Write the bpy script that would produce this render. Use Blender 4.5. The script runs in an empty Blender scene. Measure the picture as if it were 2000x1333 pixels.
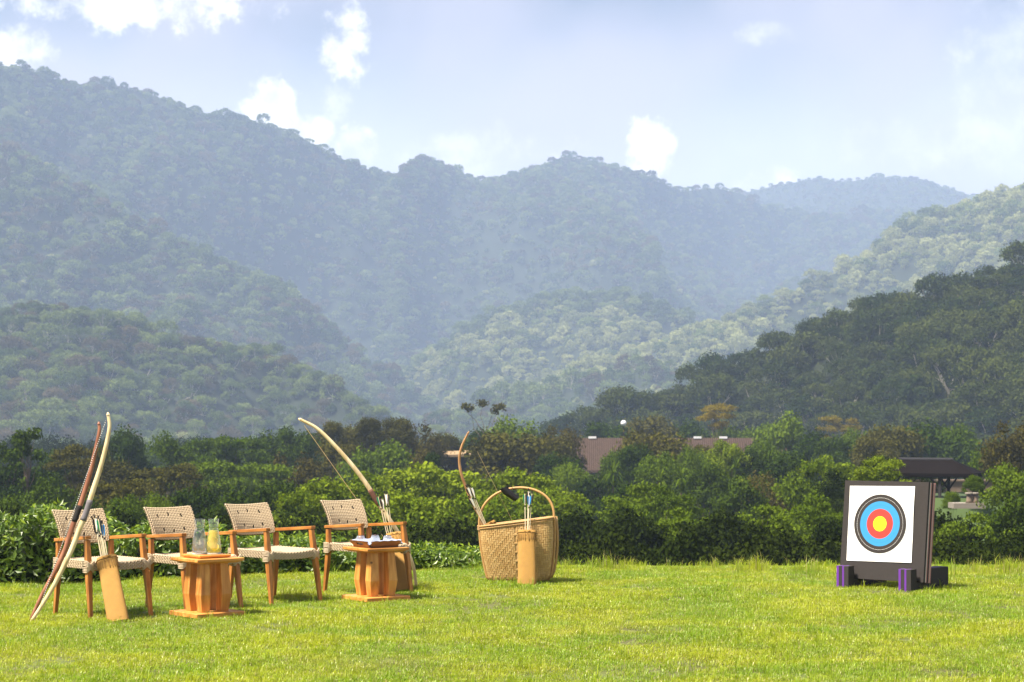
import bpy, math, random
import numpy as np
from mathutils import Vector, Matrix, noise
R = math.radians
S = bpy.context.scene
COL = S.collection

# ------------------------------------------------------------------ camera
H = 1.54                      # eye height above the lawn
cam_data = bpy.data.cameras.new('camera')
cam = bpy.data.objects.new('camera', cam_data)
COL.objects.link(cam)
cam.location = (0, 0, H)
cam.rotation_euler = (R(90), 0, 0)
cam_data.sensor_width = 36
cam_data.lens = 66.6
cam_data.shift_y = 0.08325
cam_data.clip_start = 0.1
cam_data.clip_end = 9000
cam_data.dof.use_dof = True
cam_data.dof.focus_distance = 16.5
cam_data.dof.aperture_fstop = 6.3
S.camera = cam

# ------------------------------------------------------------------ light
SUN_ELEV, SUN_AZ = 60.0, 240.0          # azimuth clockwise from +Y (the view direction)
S.view_settings.view_transform = 'Standard'
S.view_settings.look = 'None'
S.view_settings.gamma = 1
S.view_settings.exposure = 1.36
S.view_settings.use_curve_mapping = False
sun_data = bpy.data.lights.new('sun', 'SUN')
sun_data.energy = 5.0
sun_data.angle = R(10)
sun_data.color = (1.0, 0.90, 0.74)
sun = bpy.data.objects.new('sun', sun_data)
COL.objects.link(sun)
sd = Vector((math.sin(R(SUN_AZ)) * math.cos(R(SUN_ELEV)), math.cos(R(SUN_AZ)) * math.cos(R(SUN_ELEV)), math.sin(R(SUN_ELEV))))
sun.rotation_euler = sd.to_track_quat('Z', 'Y').to_euler()
sun.location = (-20, -20, 60)


class NT:
    """small helper for node trees"""
    def __init__(s, tree):
        s.t = tree; tree.nodes.clear()
    def n(s, typ, props=None, **ins):
        nd = s.t.nodes.new(typ)
        for k, v in (props or {}).items(): setattr(nd, k, v)
        for k, v in ins.items():
            k = k.replace('_', ' ') if not k.startswith('i') or not k[1:].isdigit() else int(k[1:])
            s.set(nd, k, v)
        return nd
    def set(s, nd, k, v):
        sock = nd.inputs[k]
        if isinstance(v, bpy.types.NodeSocket): s.t.links.new(v, sock)
        elif isinstance(v, bpy.types.Node): s.t.links.new(v.outputs[0], sock)
        else:
            if isinstance(v, tuple) and sock.type == 'RGBA' and len(v) == 3: v = v + (1,)
            sock.default_value = v
    def m(s, op, a, b=0.0, c=0.0, clamp=False):
        nd = s.n('ShaderNodeMath', {'operation': op, 'use_clamp': clamp})
        s.set(nd, 0, a); s.set(nd, 1, b); s.set(nd, 2, c)
        return nd.outputs[0]
    def mix(s, f, a, b, blend='MIX'):
        nd = s.n('ShaderNodeMix', {'data_type': 'RGBA', 'blend_type': blend})
        s.set(nd, 0, f); s.set(nd, 6, a); s.set(nd, 7, b)
        return nd.outputs[2]
    def ramp(s, f, stops):
        nd = s.n('ShaderNodeValToRGB')
        e = nd.color_ramp.elements
        while len(e) < len(stops): e.new(0.5)
        for el, (p, c) in zip(e, stops):
            el.position = p; el.color = tuple(c) + (1,) if len(c) == 3 else c
        s.set(nd, 0, f)
        return nd.outputs[0]
    def mr(s, v, a, b, c=0.0, d=1.0, smooth=True):
        nd = s.n('ShaderNodeMapRange', {'interpolation_type': 'SMOOTHSTEP' if smooth else 'LINEAR'})
        for i, x in enumerate((v, a, b, c, d)): s.set(nd, i, x)
        return nd.outputs[0]


# ------------------------------------------------------------------ sky
world = bpy.data.worlds.new('World')
S.world = world
world.use_nodes = True
W = NT(world.node_tree)
sky = W.n('ShaderNodeTexSky', {'sky_type': 'NISHITA', 'sun_disc': False, 'sun_elevation': R(SUN_ELEV), 'sun_rotation': R(SUN_AZ),
                               'air_density': 1.3, 'dust_density': 0.6, 'ozone_density': 2.5, 'altitude': 1600})
tc = W.n('ShaderNodeTexCoord')
sx = W.n('ShaderNodeSeparateXYZ', i0=tc.outputs['Generated'])
az = W.m('ARCTAN2', sx.outputs[0], sx.outputs[1])
el = W.m('ARCSINE', sx.outputs[2])
nz1 = W.n('ShaderNodeTexNoise', Vector=tc.outputs['Generated'], Scale=42.0, Detail=9.0, Roughness=0.6)
nz2 = W.n('ShaderNodeTexNoise', Vector=tc.outputs['Generated'], Scale=130.0, Detail=7.0, Roughness=0.65)
nz3 = W.n('ShaderNodeTexNoise', Vector=tc.outputs['Generated'], Scale=3.4, Detail=8.0, Roughness=0.6)
fray = W.m('ADD', W.m('MULTIPLY', W.m('SUBTRACT', nz1.outputs[0], 0.5), 3.2), W.m('MULTIPLY', W.m('SUBTRACT', nz2.outputs[0], 0.5), 2.4))


def pix_az(px): return math.atan((px - 1000) / 3700)
def pix_el(py): return math.atan((833 - py) / 3700)
# cumulus heads: centre (as azimuth / elevation of the sky), half width, half height, softness, opacity
heads = [(200, -5, 330, 85, .7, .95), (2010, 110, 190, 230, 1.6, .35), (25, 118, 90, 55, .6, .8), (672, 92, 62, 84, .55, .95), (528, 208, 62, 62, .3, 1), (585, 270, 80, 50, .4, 1), (700, 290, 55, 48, .35, 1),
         (655, 205, 40, 40, .9, .5), (1278, 292, 58, 66, .3, 1), (1495, 358, 70, 36, .6, .8), (1510, 72, 75, 26, 1.2, .4), (1885, 108, 62, 46, 1.2, .6),
         (1900, 290, 300, 70, 1.3, .4), (960, 330, 260, 80, 1.3, .55)]
cl = None
for px, py, w, h, soft, op in heads:
    dx = W.m('DIVIDE', W.m('SUBTRACT', az, pix_az(px)), w / 3700)
    dy = W.m('DIVIDE', W.m('SUBTRACT', el, pix_el(py)), h / 3700)
    d = W.m('SUBTRACT', 1.0, W.m('ADD', W.m('MULTIPLY', dx, dx), W.m('MULTIPLY', dy, dy)))
    d = W.m('ADD', d, fray)
    d = W.mr(d, 0.0, soft + .55, 0.0, op)
    cl = d if cl is None else W.m('MAXIMUM', cl, d)
# broken cloud over the rest of the sky, like the part in view
gen = W.m('MULTIPLY', W.mr(nz3.outputs[0], 0.56, 0.70), W.mr(el, 0.26, 0.42))
cl = W.m('MAXIMUM', cl, W.m('MULTIPLY', gen, 0.8))
tone = W.mr(nz1.outputs[0], 0.35, 0.66, 0.62, 1.02)
veil = W.m('MULTIPLY', W.mr(el, 0.24, 0.12, 0.0, 1.0), W.mr(nz3.outputs[0], 0.3, 0.7, 0.65, 1.0))
skyc = W.mix(1.0, sky.outputs[0], (0.83, 0.73, 0.72), 'MULTIPLY')
skyc = W.mix(W.m('MULTIPLY', veil, 0.85), skyc, (13.6, 13.5, 14.0, 1))
lil = W.m('MULTIPLY', W.mr(W.n('ShaderNodeTexNoise', Vector=tc.outputs['Generated'], Scale=7.0, Detail=3.0).outputs[0], 0.36, 0.62), 0.75)
skyc = W.mix(lil, skyc, (7.2, 6.8, 7.8, 1))
cloudc = W.mix(1.0, (15.5, 15.2, 14.8, 1), W.n('ShaderNodeCombineColor', i0=tone, i1=tone, i2=tone).outputs[0], 'MULTIPLY')
skyc = W.mix(cl, skyc, cloudc)
bg = W.n('ShaderNodeBackground', Color=skyc, Strength=0.046)
W.n('ShaderNodeOutputWorld', Surface=bg.outputs[0])

S.render.engine = 'CYCLES'
C = S.cycles
C.use_denoising = True
C.max_bounces = 8
C.diffuse_bounces = 3
C.glossy_bounces = 3
C.transmission_bounces = 8
C.transparent_max_bounces = 16
C.volume_bounces = 4
C.caustics_reflective = False
C.caustics_refractive = False
C.sample_clamp_indirect = 8


# ------------------------------------------------------------------ placing and mesh helpers
def at(px, py, Y):
    return Vector(((px - 1000) / 3700 * Y, Y, H + (833 - py) / 3700 * Y))
def gnd(px, py, z=0.0):
    Y = 3700 * (H - z) / (py - 833)
    return Vector(((px - 1000) / 3700 * Y, Y, z))
def smooth(a, b, x):
    t = min(1, max(0, (x - a) / (b - a))); return t * t * (3 - 2 * t)
def lerp(a, b, t): return a + (b - a) * t
def interp(pts, x):
    if x <= pts[0][0]: return pts[0][1]
    for (x0, y0), (x1, y1) in zip(pts, pts[1:]):
        if x <= x1: return y0 + (y1 - y0) * (x - x0) / (x1 - x0)
    return pts[-1][1]


class MB:
    def __init__(s): s.V = []; s.F = []; s.n = 0
    def add(s, verts, faces, m=0):
        verts = np.asarray(verts, dtype=np.float32).reshape(-1, 3)
        by = {}
        for f in faces: by.setdefault(len(f), []).append(f)
        for k, fl in by.items(): s.F.append((np.asarray(fl, dtype=np.int32) + s.n, m))
        s.V.append(verts); s.n += len(verts)
        return s
    def addarr(s, verts, faces, m=0):
        s.F.append((faces.astype(np.int32) + s.n, m)); s.V.append(verts.reshape(-1, 3).astype(np.float32)); s.n += len(verts.reshape(-1, 3))
    def box(s, c, size, rot=None, m=0):
        x, y, z = [q / 2 for q in size]
        vs = [Vector((a * x, b * y, d * z)) for a in (-1, 1) for b in (-1, 1) for d in (-1, 1)]
        if rot is not None: vs = [rot @ v for v in vs]
        vs = [v + Vector(c) for v in vs]
        return s.add(vs, [(0, 1, 3, 2), (4, 6, 7, 5), (0, 4, 5, 1), (2, 3, 7, 6), (0, 2, 6, 4), (1, 5, 7, 3)], m)
    def loft(s, rings, cap=True, m=0, closed=False):
        k = len(rings[0]); vs = [p for r in rings for p in r]; fs = []
        nr = len(rings)
        for i in range(nr if closed else nr - 1):
            for j in range(k):
                a, b = i * k + j, i * k + (j + 1) % k
                c, d = ((i + 1) % nr) * k + (j + 1) % k, ((i + 1) % nr) * k + j
                fs.append((a, b, c, d))
        if cap and not closed:
            fs.append(tuple(reversed(range(k)))); fs.append(tuple(range((nr - 1) * k, nr * k)))
        return s.add(vs, fs, m)
    def tube(s, pts, rad, seg=8, m=0, flat=1.0, up=None, closed=False):
        pts = [Vector(p) for p in pts]; n = len(pts)
        if not hasattr(rad, '__len__'): rad = [rad] * n
        rings = []; nrm = None
        for i, p in enumerate(pts):
            if closed: t = pts[(i + 1) % n] - pts[i - 1]
            else: t = pts[min(i + 1, n - 1)] - pts[max(i - 1, 0)]
            t.normalize()
            if nrm is None:
                ref = Vector(up) if up is not None else (Vector((0, 0, 1)) if abs(t.z) < .9 else Vector((0, 1, 0)))
                nrm = (ref - t * ref.dot(t)).normalized()
            else:
                nrm = (nrm - t * nrm.dot(t)).normalized()
            b = t.cross(nrm)
            rings.append([p + (nrm * math.cos(q) * flat + b * math.sin(q)) * rad[i] for q in [2 * math.pi * j / seg for j in range(seg)]])
        return s.loft(rings, True, m, closed)
    def lathe(s, prof, seg=24, c=(0, 0, 0), m=0, cap=False):
        c = Vector(c)
        rings = [[c + Vector((r * math.cos(2 * math.pi * j / seg), r * math.sin(2 * math.pi * j / seg), z)) for j in range(seg)] for r, z in prof]
        return s.loft(rings, cap, m)
    def build(s, name, mats, parent=None, smooth=False, bevel=0, loc=None, kind=None):
        me = bpy.data.meshes.new(name)
        v = np.concatenate(s.V); me.vertices.add(len(v)); me.vertices.foreach_set('co', v.ravel())
        nl = sum(f.size for f, _ in s.F); nf = sum(len(f) for f, _ in s.F)
        me.loops.add(nl); me.polygons.add(nf)
        me.loops.foreach_set('vertex_index', np.concatenate([f.ravel() for f, _ in s.F]))
        ks = np.concatenate([np.full(len(f), f.shape[1], dtype=np.int32) for f, _ in s.F])
        me.polygons.foreach_set('loop_start', np.concatenate([[0], np.cumsum(ks)[:-1]]).astype(np.int32))
        me.polygons.foreach_set('material_index', np.concatenate([np.full(len(f), m, dtype=np.int32) for f, m in s.F]))
        me.update(calc_edges=True); me.validate()
        for mt in (mats if isinstance(mats, (list, tuple)) else [mats]): me.materials.append(mt)
        me.polygons.foreach_set('use_smooth', np.full(len(me.polygons), bool(smooth))); me.update()
        o = bpy.data.objects.new(name, me); COL.objects.link(o)
        if parent is not None: o.parent = parent
        if loc is not None: o.location = loc
        if kind: o['kind'] = kind
        if bevel:
            b = o.modifiers.new('bevel', 'BEVEL'); b.width = bevel; b.segments = 2; b.limit_method = 'ANGLE'
        return o


def tag(o, label, cat=None, group=None, kind=None):
    o['label'] = label
    if cat: o['category'] = cat
    if group: o['group'] = group
    if kind: o['kind'] = kind
    return o
def empty(name, loc=(0, 0, 0), rz=0.0, label=None, cat=None, group=None):
    o = bpy.data.objects.new(name, None); COL.objects.link(o)
    o.empty_display_size = 0.1
    o.location = loc; o.rotation_euler = (0, 0, rz)
    if label: tag(o, label, cat, group)
    return o
def copy_tree(o, parent=None):
    c = o.copy(); COL.objects.link(c); c.parent = parent
    for ch in list(o.children): copy_tree(ch, c)
    return c


# ------------------------------------------------------------------ materials
def new_mat(name):
    m = bpy.data.materials.new(name); m.use_nodes = True
    return m, NT(m.node_tree)
def out(T, sh, vol=None):
    o = T.n('ShaderNodeOutputMaterial')
    if sh is not None: T.set(o, 'Surface', sh)
    if vol is not None: T.set(o, 'Volume', vol)
def bump(T, h, strength, dist=0.01):
    return T.n('ShaderNodeBump', Strength=strength, Distance=dist, Height=h).outputs[0]
def plain(name, col, rough=0.6, var=0.15, scale=20, bmp=0.0, bscale=200, metal=0.0, spec=0.4):
    m, T = new_mat(name)
    tcn = T.n('ShaderNodeTexCoord')
    nz = T.n('ShaderNodeTexNoise', Vector=tcn.outputs['Object'], Scale=scale, Detail=5.0, Roughness=0.6)
    c = T.mix(nz.outputs[0], tuple(x * (1 - var) for x in col), tuple(min(1, x * (1 + var)) for x in col))
    p = T.n('ShaderNodeBsdfPrincipled', Base_Color=c, Roughness=rough, Metallic=metal)
    p.inputs['Specular IOR Level'].default_value = spec
    if bmp:
        n2 = T.n('ShaderNodeTexNoise', Vector=tcn.outputs['Object'], Scale=bscale, Detail=4.0)
        T.set(p, 'Normal', bump(T, n2.outputs[0], bmp, 0.004))
    out(T, p); return m
def wood(name, dark, light, axis=2, scale=1.0, rough=0.42, knots=0.0):
    m, T = new_mat(name)
    tcn = T.n('ShaderNodeTexCoord'); oi = T.n('ShaderNodeObjectInfo')
    v = T.n('ShaderNodeVectorMath', {'operation': 'ADD'}, i0=tcn.outputs['Object'])
    T.set(v, 1, T.n('ShaderNodeCombineXYZ', X=oi.outputs['Random'], Y=T.m('MULTIPLY', oi.outputs['Random'], 7.3), Z=T.m('MULTIPLY', oi.outputs['Random'], 3.1)))
    sc = [34.0 * scale] * 3; sc[axis] = 2.2 * scale
    mp = T.n('ShaderNodeMapping', Vector=v.outputs[0], Scale=tuple(sc))
    n1 = T.n('ShaderNodeTexNoise', Vector=mp, Scale=1.0, Detail=6.0, Roughness=0.55, Distortion=0.8)
    sc2 = [9.0 * scale] * 3; sc2[axis] = 1.6 * scale
    mp2 = T.n('ShaderNodeMapping', Vector=v.outputs[0], Scale=tuple(sc2))
    n2 = T.n('ShaderNodeTexNoise', Vector=mp2, Scale=1.0, Detail=2.0)
    wv = T.m('PINGPONG', T.m('MULTIPLY', n2.outputs[0], 11.0), 1.0)
    f = T.m('ADD', T.m('MULTIPLY', n1.outputs[0], 0.7), T.m('MULTIPLY', wv, 0.35))
    c = T.ramp(f, [(0.25, dark), (0.75, light)])
    big = T.n('ShaderNodeTexNoise', Vector=v.outputs[0], Scale=5.0, Detail=3.0)
    c = T.mix(T.mr(big.outputs[0], 0.35, 0.75, 0.0, 0.45), c, tuple(x * 0.62 for x in dark))
    if knots:
        vo = T.n('ShaderNodeTexVoronoi', Vector=v.outputs[0], Scale=7.0)
        c = T.mix(T.mr(vo.outputs['Distance'], 0.045, 0.11, knots, 0.0), c, tuple(x * .22 for x in dark))
    p = T.n('ShaderNodeBsdfPrincipled', Base_Color=c, Roughness=rough)
    p.inputs['Specular IOR Level'].default_value = 0.35
    T.set(p, 'Normal', bump(T, n1.outputs[0], 0.25, 0.002))
    out(T, p); return m
def leafmat(name, c1, c2, trans=0.3, tcol=None, obj=0.5, gloss=0.0):
    m, T = new_mat(name)
    g = T.n('ShaderNodeNewGeometry'); oi = T.n('ShaderNodeObjectInfo')
    nz = T.n('ShaderNodeTexNoise', Vector=T.n('ShaderNodeTexCoord').outputs['Object'], Scale=0.5, Detail=2.0)
    f = T.m('ADD', T.m('MULTIPLY', g.outputs['Random Per Island'], 0.5), T.m('MULTIPLY', T.m('SUBTRACT', oi.outputs['Random'], 0.5), obj))
    f = T.m('ADD', f, T.m('MULTIPLY', nz.outputs[0], 0.5), clamp=True)
    c = T.mix(f, c1, c2)
    d = T.n('ShaderNodeBsdfDiffuse', Color=c)
    t = T.n('ShaderNodeBsdfTranslucent', Color=T.mix(0.5, c, tcol or tuple(x * 1.3 for x in c2)))
    sh = T.n('ShaderNodeMixShader', i0=trans, i1=d, i2=t).outputs[0]
    if gloss:
        gl = T.n('ShaderNodeBsdfGlossy', Color=(1, 1, 1), Roughness=0.38)
        sh = T.n('ShaderNodeMixShader', i0=gloss, i1=sh, i2=gl).outputs[0]
    out(T, sh); return m


# ================================================================== THE LARGE STRUCTURE
rng = np.random.default_rng(7)
random.seed(7)

M_soil = plain('forest_floor', (0.030, 0.040, 0.016), 0.95, 0.4, 0.15)
M_meadow = plain('valley_ground', (0.045, 0.075, 0.018), 0.95, 0.4, 0.25)
M_bark = plain('bark', (0.12, 0.09, 0.065), 0.9, 0.35, 3)
M_barkpale = plain('pale_bark', (0.34, 0.31, 0.26), 0.9, 0.3, 3)
M_hill = plain('far_slope', (0.014, 0.022, 0.008), 0.95, 0.5, 0.02)


def fbm(x, y, seed=0.0, o=4):
    return noise.fractal(Vector((x, y, seed)), 0.9, 2.0, o)


# ---- valley ground: one sheet from under the lawn to the hills
def ground_z(x, y):
    z = interp([(0, -.8), (21, -.8), (24, -1.3), (30, -2.4), (45, -4.2), (70, -6.2), (120, -9), (180, -11), (260, -11), (380, -13), (800, -14), (3000, -14)], y)
    if y > 24: z += 0.8 * smooth(24, 60, y) * fbm(x / 26, y / 26, 3.3)
    # the terrace that carries the open pavilion
    t = smooth(1.0, 0.55, math.hypot((x - 20.5) / 7.5, (y - 90) / 12)); z = lerp(z, -1.75, t)
    t = smooth(1.0, 0.6, math.hypot((x - 18) / 30, (y - 236) / 16)); z = lerp(z, -7.0, t)
    return z
ys = [-15, 0, 12, 20, 21, 22, 23, 24, 26, 28, 30, 33, 36, 40] + list(range(45, 130, 4)) + list(range(130, 300, 10)) + list(range(300, 1000, 50)) + [1200, 1600, 2000, 2400, 3000, 3600]
xs = [-1250, -850, -600, -400, -250, -180, -120, -90] + list(range(-70, 71, 4)) + [90, 120, 180, 250, 400, 600, 850, 1250]
gv = [(x, y, ground_z(x, y)) for y in ys for x in xs]
nx = len(xs)
gf = [(j * nx + i, j * nx + i + 1, (j + 1) * nx + i + 1, (j + 1) * nx + i) for j in range(len(ys) - 1) for i in range(nx - 1)]
o = MB().add(gv, gf).build('valley_ground', M_meadow, smooth=True); o['kind'] = 'structure'

# ---- hills
def hill_def(D0, D1, pts, slope, tree_h, amp, lam, seed, px0, px1, foot=-14, step=10):
    """ridge line given by its outline; the slope runs down towards the valley"""
    K = 1.5
    h = dict(D0=D0 * K, D1=D1 * K, pts=pts, slope=slope, th=tree_h * .62, amp=amp * K, lam=lam * K, seed=seed, px0=px0, px1=px1, foot=foot, step=step)
    return h
def hill_point(h, px, t):
    D = h['D0'] + h['D1'] * (px - 1000) / 1000
    D *= 1 + 0.05 * fbm(px / 400, h['seed'], 1.0)
    X = (px - 1000) / 3700 * D
    Zr = H + (833 - interp(h['pts'], px)) / 3700 * D - h['th']
    Zr = max(Zr, h['foot'] - 4)
    L = (Zr - h['foot']) / h['slope'] + 40
    Y = D - t * L
    if t < 0: Z = Zr + t * L * h['slope'] * 0.9
    else:
        prof = t ** 1.12
        Z = Zr - prof * (Zr - h['foot'] + 4)
        env = math.sin(min(1, t * 1.15) * math.pi) ** 0.7 if t < .87 else 0
        Z += env * h['amp'] * (fbm(X / h['lam'], Y / (h['lam'] * 2.4), h['seed'], 5) - 0.08)
        X += env * h['amp'] * 0.8 * fbm(X / h['lam'], Y / (h['lam'] * 2), h['seed'] + 9, 3)
    return Vector((X, Y, Z)), L
HILLS = {
    'far_ridge': hill_def(2250, 0, [(1000, 450), (1300, 420), (1440, 378), (1470, 372), (1530, 358), (1600, 347), (1640, 356), (1720, 344), (1780, 350), (1850, 370), (1880, 385), (1960, 372), (2050, 372), (2400, 420)], .5, 3, 26, 140, 1.1, 1000, 2350),
    'high_mountain': hill_def(1650, 420, [(-350, 60), (-100, 110), (0, 120), (60, 125), (130, 148), (250, 160), (350, 190), (400, 215), (480, 222), (560, 245), (650, 290), (720, 320), (775, 343), (840, 333), (935, 357), (1000, 341), (1060, 322), (1110, 298), (1160, 309), (1220, 325), (1290, 346), (1330, 364), (1400, 358), (1450, 370), (1500, 401), (1560, 408), (1620, 417), (1690, 405), (1760, 403), (1850, 420), (2300, 470)], .52, 12, 110, 230, 2.3, -330, 2100),
    'left_spur': hill_def(980, -60, [(-350, 200), (-100, 250), (0, 278), (80, 312), (150, 346), (200, 376), (260, 416), (330, 452), (420, 500), (520, 560), (640, 640), (760, 720), (860, 800), (900, 840)], .5, 11, 34, 110, 3.7, -330, 900),
    'sunny_ridge': hill_def(950, 70, [(900, 800), (1000, 770), (1100, 745), (1200, 712), (1290, 678), (1340, 652), (1390, 627), (1450, 602), (1520, 570), (1600, 530), (1690, 490), (1715, 468), (1740, 440), (1810, 407), (1870, 402), (1900, 387), (1950, 377), (2000, 365), (2100, 335), (2350, 250)], .48, 12, 28, 110, 4.9, 930, 2330),
    'added_sun_spur': hill_def(1120, 0, [(640, 840), (760, 760), (830, 700), (900, 640), (1000, 592), (1100, 562), (1200, 562), (1290, 590), (1400, 640), (1500, 700), (1600, 780)], .5, 12, 24, 90, 5.3, 650, 1600),  # spur added to carry the patch of sunlight in mid valley
    'low_knoll': hill_def(800, 0, [(840, 815), (900, 797), (960, 776), (1050, 756), (1150, 726), (1230, 702), (1300, 700), (1380, 718), (1450, 735), (1600, 790), (1700, 830)], .42, 12, 12, 80, 6.1, 850, 1700),
    'left_hill': hill_def(600, 0, [(-350, 590), (-100, 600), (0, 590), (90, 580), (150, 590), (230, 600), (300, 625), (340, 640), (400, 660), (450, 655), (520, 670), (580, 690), (640, 725), (700, 765), (760, 800), (850, 830), (930, 850)], .42, 13, 14, 70, 7.7, -330, 930),
    'right_hill': hill_def(300, -12, [(1100, 850), (1140, 835), (1180, 816), (1240, 796), (1300, 776), (1370, 746), (1420, 716), (1480, 691), (1540, 668), (1570, 640), (1600, 626), (1660, 625), (1700, 612), (1740, 600), (1780, 591), (1830, 580), (1900, 556), (1960, 521), (2000, 500), (2100, 470), (2350, 420)], .42, 6.5, 8, 50, 8.3, 1100, 2330),
}
for name, h in HILLS.items():
    pxs = np.arange(h['px0'], h['px1'] + 1, h['step']); ts = [-.5, -.3, -.15, -.05] + list(np.linspace(0, 1, 40))
    vs = [hill_point(h, p, t)[0] for t in ts for p in pxs]
    k = len(pxs)
    fs = [(j * k + i, (j + 1) * k + i, (j + 1) * k + i + 1, j * k + i + 1) for j in range(len(ts) - 1) for i in range(k - 1)]
    o = MB().add(vs, fs).build(name, M_hill, smooth=True); o['kind'] = 'structure'


# ---- foliage building blocks
def cards(P, N, size, rg, aspect=0.75, jit=0.5):
    """small diamond leaf sprays centred at P, facing about along N"""
    n = len(P)
    N = N + rg.normal(0, jit, (n, 3)); N /= np.linalg.norm(N, axis=1)[:, None] + 1e-9
    A = rg.normal(0, 1, (n, 3)); A -= N * (A * N).sum(1)[:, None]; A /= np.linalg.norm(A, axis=1)[:, None] + 1e-9
    B = np.cross(N, A)
    s = size * rg.uniform(.6, 1.35, (n, 1))
    V = np.stack([P - A * s * .5, P + B * s * .5 * aspect + N * s * .1, P + A * s * .5, P - B * s * .5 * aspect + N * s * .1], axis=1)
    F = np.arange(n * 4).reshape(n, 4)
    return V.reshape(-1, 3), F
def clump(mb, c, rad, n, size, rg, m=0, low=-0.6, jit=0.5, shell=.72):
    d = rg.normal(0, 1, (int(n * 1.7), 3)); d /= np.linalg.norm(d, axis=1)[:, None]
    d = d[d[:, 2] > low][:n]
    rr = rg.uniform(shell, 1.06, (len(d), 1)) * (1 + 0.14 * np.sin(d[:, :1] * 9 + d[:, 1:2] * 7 + c[0]))
    P = np.asarray(c) + d * rr * np.asarray(rad)
    N = d / np.asarray(rad); N /= np.linalg.norm(N, axis=1)[:, None]
    V, F = cards(P, N, size, rg, jit=jit)
    mb.addarr(V, F, m)
def limb(mb, a, b, r0, r1, rg, m=0, seg=6, n=5, wob=.06):
    a, b = Vector(a), Vector(b); L = (b - a).length
    pts = [a.lerp(b, i / n) + Vector(rg.normal(0, wob * L * (0 if i in (0, n) else 1) * .5, 3)) for i in range(n + 1)]
    mb.tube(pts, [lerp(r0, r1, i / n) for i in range(n + 1)], seg, m)

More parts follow.
